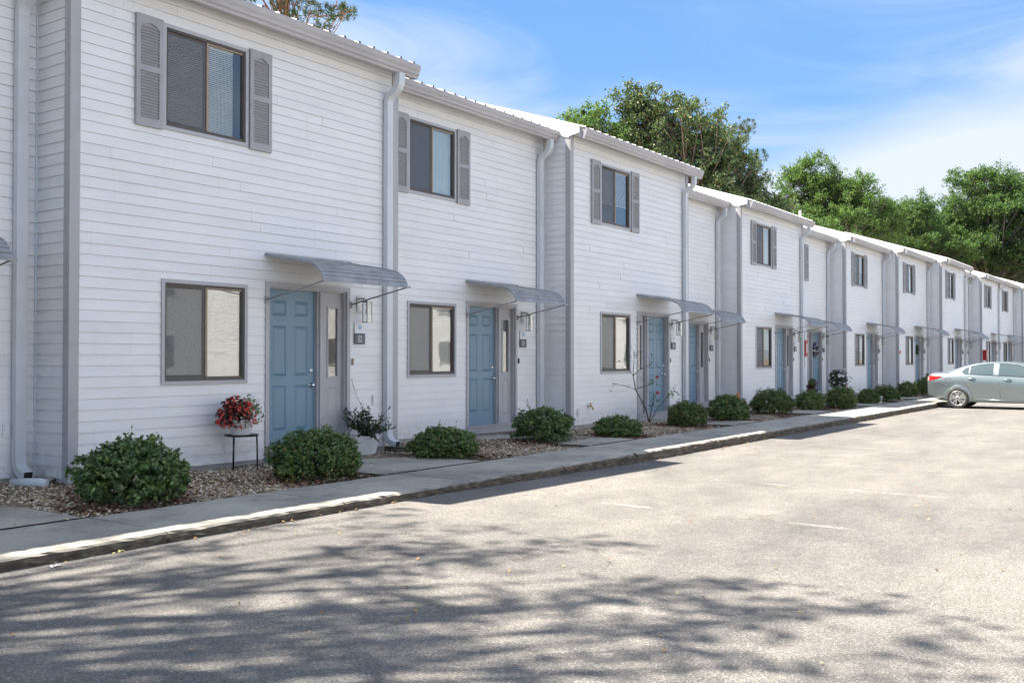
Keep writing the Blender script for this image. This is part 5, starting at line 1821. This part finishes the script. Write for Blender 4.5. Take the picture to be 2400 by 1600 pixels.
def c_wtop(s):
    return interp(s, [(0, 0.52), (0.2, 0.66), (0.55, 0.68), (0.85, 0.60), (1.3, 0.575), (2.2, 0.585), (2.9, 0.575), (3.45, 0.66), (3.7, 0.70), (4.2, 0.60), (4.58, 0.35)])


def c_bot(s):
    return interp(s, [(0, 0.42), (0.05, 0.36), (0.35, 0.25), (0.7, 0.20), (3.9, 0.19), (4.4, 0.22), (4.58, 0.30)])


LOW = [(0.0, 0.90), (0.10, 0.945), (0.20, 0.955), (0.38, 0.965), (0.56, 0.985), (0.70, 1.0), (0.78, 0.992), (0.90, 0.962), (1.0, 0.925)]


def c_y(s, z):
    """half width of the body at length s and height z"""
    hb, bt, tp, wt = c_half(s), c_belt(s), c_top(s), c_wtop(s)
    if z <= bt:
        u = (z - c_bot(s)) / (bt - c_bot(s))
        return hb * float(np.interp(u, *zip(*LOW)))
    u = min(1, (z - bt) / max(1e-4, tp - 0.03 - bt))
    return hb * 0.925 + (wt - hb * 0.925) * (u ** 1.25)


car = thing('parked_car', 'grey green four-door saloon parked tail to the kerb, front cut off by the right edge', 'car', (34.03, 7.31, 0.0), R(-90))
st_s = sorted({0, 0.02, 0.05, 0.1, 0.18, 0.3, 0.42, 0.55, 0.65, *np.linspace(0.75, 4.3, 40), 4.38, 4.46, 4.52, 4.58})
half = []
for s in st_s:
    bt, tp = c_belt(s), c_top(s)
    ring = [(c_bot(s) + (bt - c_bot(s)) * u) for u, _ in LOW]
    ys = [(c_y(s, z), z) for z in ring]
    for u in (0.2, 0.4, 0.6, 0.8, 1.0):
        z = bt + (tp - 0.03 - bt) * u
        ys.append((c_y(s, z), z))
    wt = c_wtop(s)
    ys += [(wt * 0.90, tp - 0.014), (wt * 0.6, tp - 0.003), (0.0, tp)]
    half.append([(0.0, c_bot(s))] + ys)
n = len(half[0])
vs, fs = [], []
for s, r in zip(st_s, half):
    vs += [(s, -y, z) for y, z in r] + [(s, y, z) for y, z in r[1:-1]]
N2 = 2 * n - 2


def ridx(i, j):
    return i * N2 + j


loop = list(range(n)) + [n + q for q in range(n - 3, -1, -1)]
for i in range(len(st_s) - 1):
    for q in range(N2):
        a, b = loop[q], loop[(q + 1) % N2]
        fs.append((ridx(i, a), ridx(i + 1, a), ridx(i + 1, b), ridx(i, b)))
fs.append(tuple(ridx(0, q) for q in loop))
fs.append(tuple(ridx(len(st_s) - 1, q) for q in loop[::-1]))
bm_ = MB().add(vs, fs, 0, True)
body = bm_.build('body', 'carpaint', None)
WHEELS = [(0.93, 0.318), (3.57, 0.318)]
cut = MB()
for s, z in WHEELS:
    for sg in (-1, 1):
        c = MB().lathe([(0, 0.55), (0.372, 0.55), (0.372, 1.2), (0, 1.2)], (s, 0, z), 'y', 32, smooth=False)
        cut.add([(x, sg * y, zz_) for x, y, zz_ in c.v], c.f if sg > 0 else [f[::-1] for f in c.f])
cutter = cut.build('cutter', 'dark', None)
md = body.modifiers.new('arches', 'BOOLEAN')
md.operation = 'DIFFERENCE'
md.solver = 'EXACT'
md.object = cutter
bpy.context.view_layer.update()
me = bpy.data.meshes.new_from_object(body.evaluated_get(bpy.context.evaluated_depsgraph_get()))
if len(me.polygons) > 200:
    body.modifiers.clear()
    body.data = me
else:
    body.modifiers.clear()
bpy.data.objects.remove(cutter)
body.data.materials.clear()
body.data.materials.append(MAT['carpaint'])
body.parent = car


def panel(name, mat, poly, off, nseg=6, sides=(-1, 1), thick=0.0):
    """a skin piece following the body side: poly is a list of (s, z_low, z_high)"""
    m = MB()
    fine_ = [poly[0]]
    for p, q in zip(poly[:-1], poly[1:]):
        fine_ += [tuple(a + (b - a) * i / 4 for a, b in zip(p, q)) for i in range(1, 5)]
    poly = fine_
    for sg in sides:
        vs = []
        for s, z0, z1 in poly:
            for q in range(nseg + 1):
                z = z0 + (z1 - z0) * q / nseg
                vs.append((s, sg * (c_y(s, z) + off), z))
        k = nseg + 1
        fs = [(i * k + q, (i + 1) * k + q, (i + 1) * k + q + 1, i * k + q + 1) for i in range(len(poly) - 1) for q in range(nseg)]
        if sg > 0:
            fs = [f[::-1] for f in fs]
        m.add(vs, fs, 0, True)
    return m.build(name, mat, car)


def stripe(name, mat, path, wdt, off, sides=(-1, 1)):
    m = MB()
    for sg in sides:
        m.tube([(s, sg * (c_y(s, z) + off), z) for s, z in path], wdt, 5)
    return m.build(name, mat, car)


for sg in (-1, 1):
    panel('quarter_window', 'carglass', [(1.04, 1.115, 1.175), (1.12, 1.075, 1.235), (1.24, 1.068, 1.285)], 0.006, 5, (sg,))
    panel('rear_window', 'carglass', [(1.265, 1.066, 1.292), (1.45, 1.060, 1.335), (1.70, 1.050, 1.368), (1.93, 1.042, 1.382)], 0.006, 5, (sg,))
    panel('front_window', 'carglass', [(2.08, 1.036, 1.384), (2.35, 1.024, 1.372), (2.62, 1.010, 1.330), (2.85, 0.998, 1.245), (3.05, 0.985, 1.12), (3.14, 0.980, 1.02)], 0.006, 5, (sg,))
    panel('tail_light', 'lens', [(0.045, 0.845, 0.985), (0.12, 0.86, 1.005), (0.25, 0.885, 1.015), (0.38, 0.935, 1.012), (0.47, 0.985, 1.005)], 0.008, 4, (sg,))
    panel('tail_light', 'amber', [(0.02, 0.86, 0.96), (0.06, 0.865, 0.955)], 0.011, 2, (sg,))
    panel('headlight', 'amber', [(3.95, 0.72, 0.80), (4.15, 0.66, 0.77), (4.35, 0.60, 0.70)], 0.008, 3, (sg,))
stripe('window_trim', 'black', [(1.03, 1.11), (1.06, 1.17), (1.13, 1.245), (1.30, 1.305), (1.5, 1.35), (1.75, 1.38), (2.1, 1.395), (2.35, 1.380), (2.62, 1.338), (2.85, 1.253), (3.06, 1.125), (3.16, 1.02), (3.14, 0.972), (2.8, 0.993), (2.1, 1.028), (1.5, 1.052), (1.13, 1.068), (1.03, 1.11)], 0.008, 0.002)
stripe('door_seam', 'dark', [(2.10, 1.39), (2.10, 1.0), (2.115, 0.8), (2.12, 0.55), (2.13, 0.28)], 0.0045, -0.001)
stripe('door_seam', 'dark', [(0.98, 1.05), (1.04, 0.92), (1.14, 0.78), (1.26, 0.62), (1.33, 0.5), (1.36, 0.29)], 0.0045, -0.001)
stripe('door_seam', 'dark', [(3.10, 0.97), (3.12, 0.7), (3.13, 0.29)], 0.0045, -0.001)
stripe('bumper_seam', 'dark', [(0.02, 0.78), (0.2, 0.77), (0.42, 0.755), (0.60, 0.66)], 0.004, -0.001)
stripe('trunk_seam', 'dark', [(0.47, 1.02), (0.55, 1.08), (0.66, 1.12)], 0.004, -0.001)
stripe('sill_crease', 'carpaint', [(1.42, 0.30), (2.2, 0.275), (3.1, 0.285)], 0.014, -0.004)
for s, z in ((1.32, 0.93), (2.32, 0.905)):
    for sg in (-1, 1):
        y = c_y(s, z)
        hd = MB()
        hd.tube([(s - 0.10, sg * (y + 0.006), z - 0.004), (s - 0.04, sg * (y + 0.034), z), (s + 0.05, sg * (y + 0.036), z), (s + 0.11, sg * (y + 0.006), z - 0.004)], [0.013, 0.016, 0.016, 0.013], 8)
        hd.build('door_handle', 'carpaint', car)
        panel('handle_recess', 'dark', [(s - 0.07, z - 0.006, z + 0.024), (s + 0.07, z - 0.006, z + 0.024)], 0.002, 2, (sg,))  # flat patch: shade behind the handle put into the colour
m = MB()
m.tube([(0.66 + 0.085 * math.cos(a), -(c_y(0.66, 0.885) + 0.0005), 0.885 + 0.085 * math.sin(a)) for a in np.linspace(0, 2 * math.pi, 24)], 0.0035, 5, cap=False)
m.build('fuel_flap', 'dark', car)
# rear and front screens lie on the loft between the pillars
m = MB()
for ss, zo in (((0.66, 0.80, 0.95, 1.10, 1.22), 0.006), ((2.78, 2.95, 3.15, 3.35, 3.48), 0.006)):
    vs = []
    for s in ss:
        w2 = c_wtop(s) * 0.84
        for q in np.linspace(-1, 1, 7):
            vs.append((s, q * w2, c_top(s) + zo - 0.012 * abs(q) ** 2))
    m.add(vs, [(i * 7 + q, (i + 1) * 7 + q, (i + 1) * 7 + q + 1, i * 7 + q + 1) for i in range(4) for q in range(6)], 0, True)
m.build('windscreen', 'carglass', car)
for sg in (-1, 1):
    MB().lathe([(0, -0.10), (0.06, -0.09), (0.085, -0.03), (0.085, 0.02), (0.06, 0.05), (0, 0.055)], (2.98, sg * 0.98, 1.03), 'x', 14).build('wing_mirror', 'carpaint', car)
MB().box(0.03, 0.06, -0.26, 0.26, 0.80, 0.93).build('number_plate', 'signwhite', car)

tyre = MB().lathe([(0.225, -0.085), (0.275, -0.102), (0.305, -0.098), (0.3165, -0.075), (0.3175, 0.0), (0.3165, 0.075), (0.305, 0.098), (0.275, 0.102), (0.225, 0.085)], axis='y', n=40).mesh('tyre', 'rubber')
rim = MB()
rim.lathe([(0.232, 0.10), (0.232, -0.088), (0.222, -0.094), (0.208, -0.088), (0.206, 0.08)], axis='y', n=40)
for i in range(5):
    for d in (-0.17, 0.17):
        a = i * 2 * math.pi / 5 + d + 0.3
        a2 = i * 2 * math.pi / 5 + d * 1.35 + 0.3 + 0.12
        p0 = (0.045 * math.cos(a), -0.072, 0.045 * math.sin(a))
        p1 = (0.215 * math.cos(a2), -0.082, 0.215 * math.sin(a2))
        dirv = Vector((p1[0] - p0[0], 0, p1[2] - p0[2])).normalized()
        nx_ = Vector((-dirv.z, 0, dirv.x))
        w0, w1 = 0.013, 0.021
        vs = []
        for p, ww in ((p0, w0), (p1, w1)):
            for yy in (0.0, 0.022):
                vs += [(p[0] - nx_.x * ww, p[1] + yy, p[2] - nx_.z * ww), (p[0] + nx_.x * ww, p[1] + yy, p[2] + nx_.z * ww)]
        rim.add(vs, [(0, 1, 5, 4), (2, 6, 7, 3), (0, 4, 6, 2), (1, 3, 7, 5)])
rim.lathe([(0.062, -0.05), (0.058, -0.078), (0.034, -0.084), (0.0, -0.084)], axis='y', n=20)
rim_me = rim.mesh('rim', 'alloy')
hub_me = MB().lathe([(0.205, 0.0), (0.150, -0.012), (0.145, -0.03), (0.0, -0.03)], axis='y', n=28).mesh('brake_disc', 'dark')
cap_me = MB().lathe([(0.026, -0.084), (0.024, -0.089), (0.0, -0.09)], axis='y', n=14).mesh('hub_cap', 'black')
for s, z in WHEELS:
    for sg in (-1, 1):
        w = obj('wheel', tyre, car, (s, sg * 0.775, z))
        if sg > 0:
            w.rotation_euler = (0, 0, math.pi)
        obj('rim', rim_me, w)
        obj('brake_disc', hub_me, w)
        obj('hub_cap', cap_me, w)

# ------------------------------------------------------------------ the row across the lot, seen in the window panes
t = thing('white_building', 'white sided building across the lot, seen only as a reflection in the window panes', 'building', (12, -17, 0))
m = MB()
for i in range(46):
    z = 0.2 + i * 0.127
    m.quad((75, 0.017, z), (-20, 0.017, z), (-20, 0.003, z + 0.127), (75, 0.003, z + 0.127))
    m.quad((75, 0.017, z), (75, 0, z), (-20, 0, z), (-20, 0.017, z))
m.box(-20, 75, -9, -0.01, 0, 6.05)
m.build('wall', 'siding', t)
MB().prism_x([(0.45, 6.0), (-4.5, 7.8), (-9.5, 6.0)], -20.3, 75.3).build('roof', 'roof', t)
WB = MB()
for a in ((0, 1.4, 0, 0.06), (0, 1.4, 1.34, 1.4), (0, 0.06, 0.06, 1.34), (1.34, 1.4, 0.06, 1.34), (0.68, 0.72, 0.06, 1.34)):
    WB.box(a[0], a[1], 0.018, 0.06, a[2], a[3], 0)
WB.quad((1.34, 0.03, 0.06), (0.06, 0.03, 0.06), (0.06, 0.03, 1.34), (1.34, 0.03, 1.34), 1)
wbm = WB.mesh('window', ['trim', 'room'])
for i in range(17):
    for z in (1.2, 4.3):
        obj('window', wbm, t, (-18 + i * 5.4, 0, z))
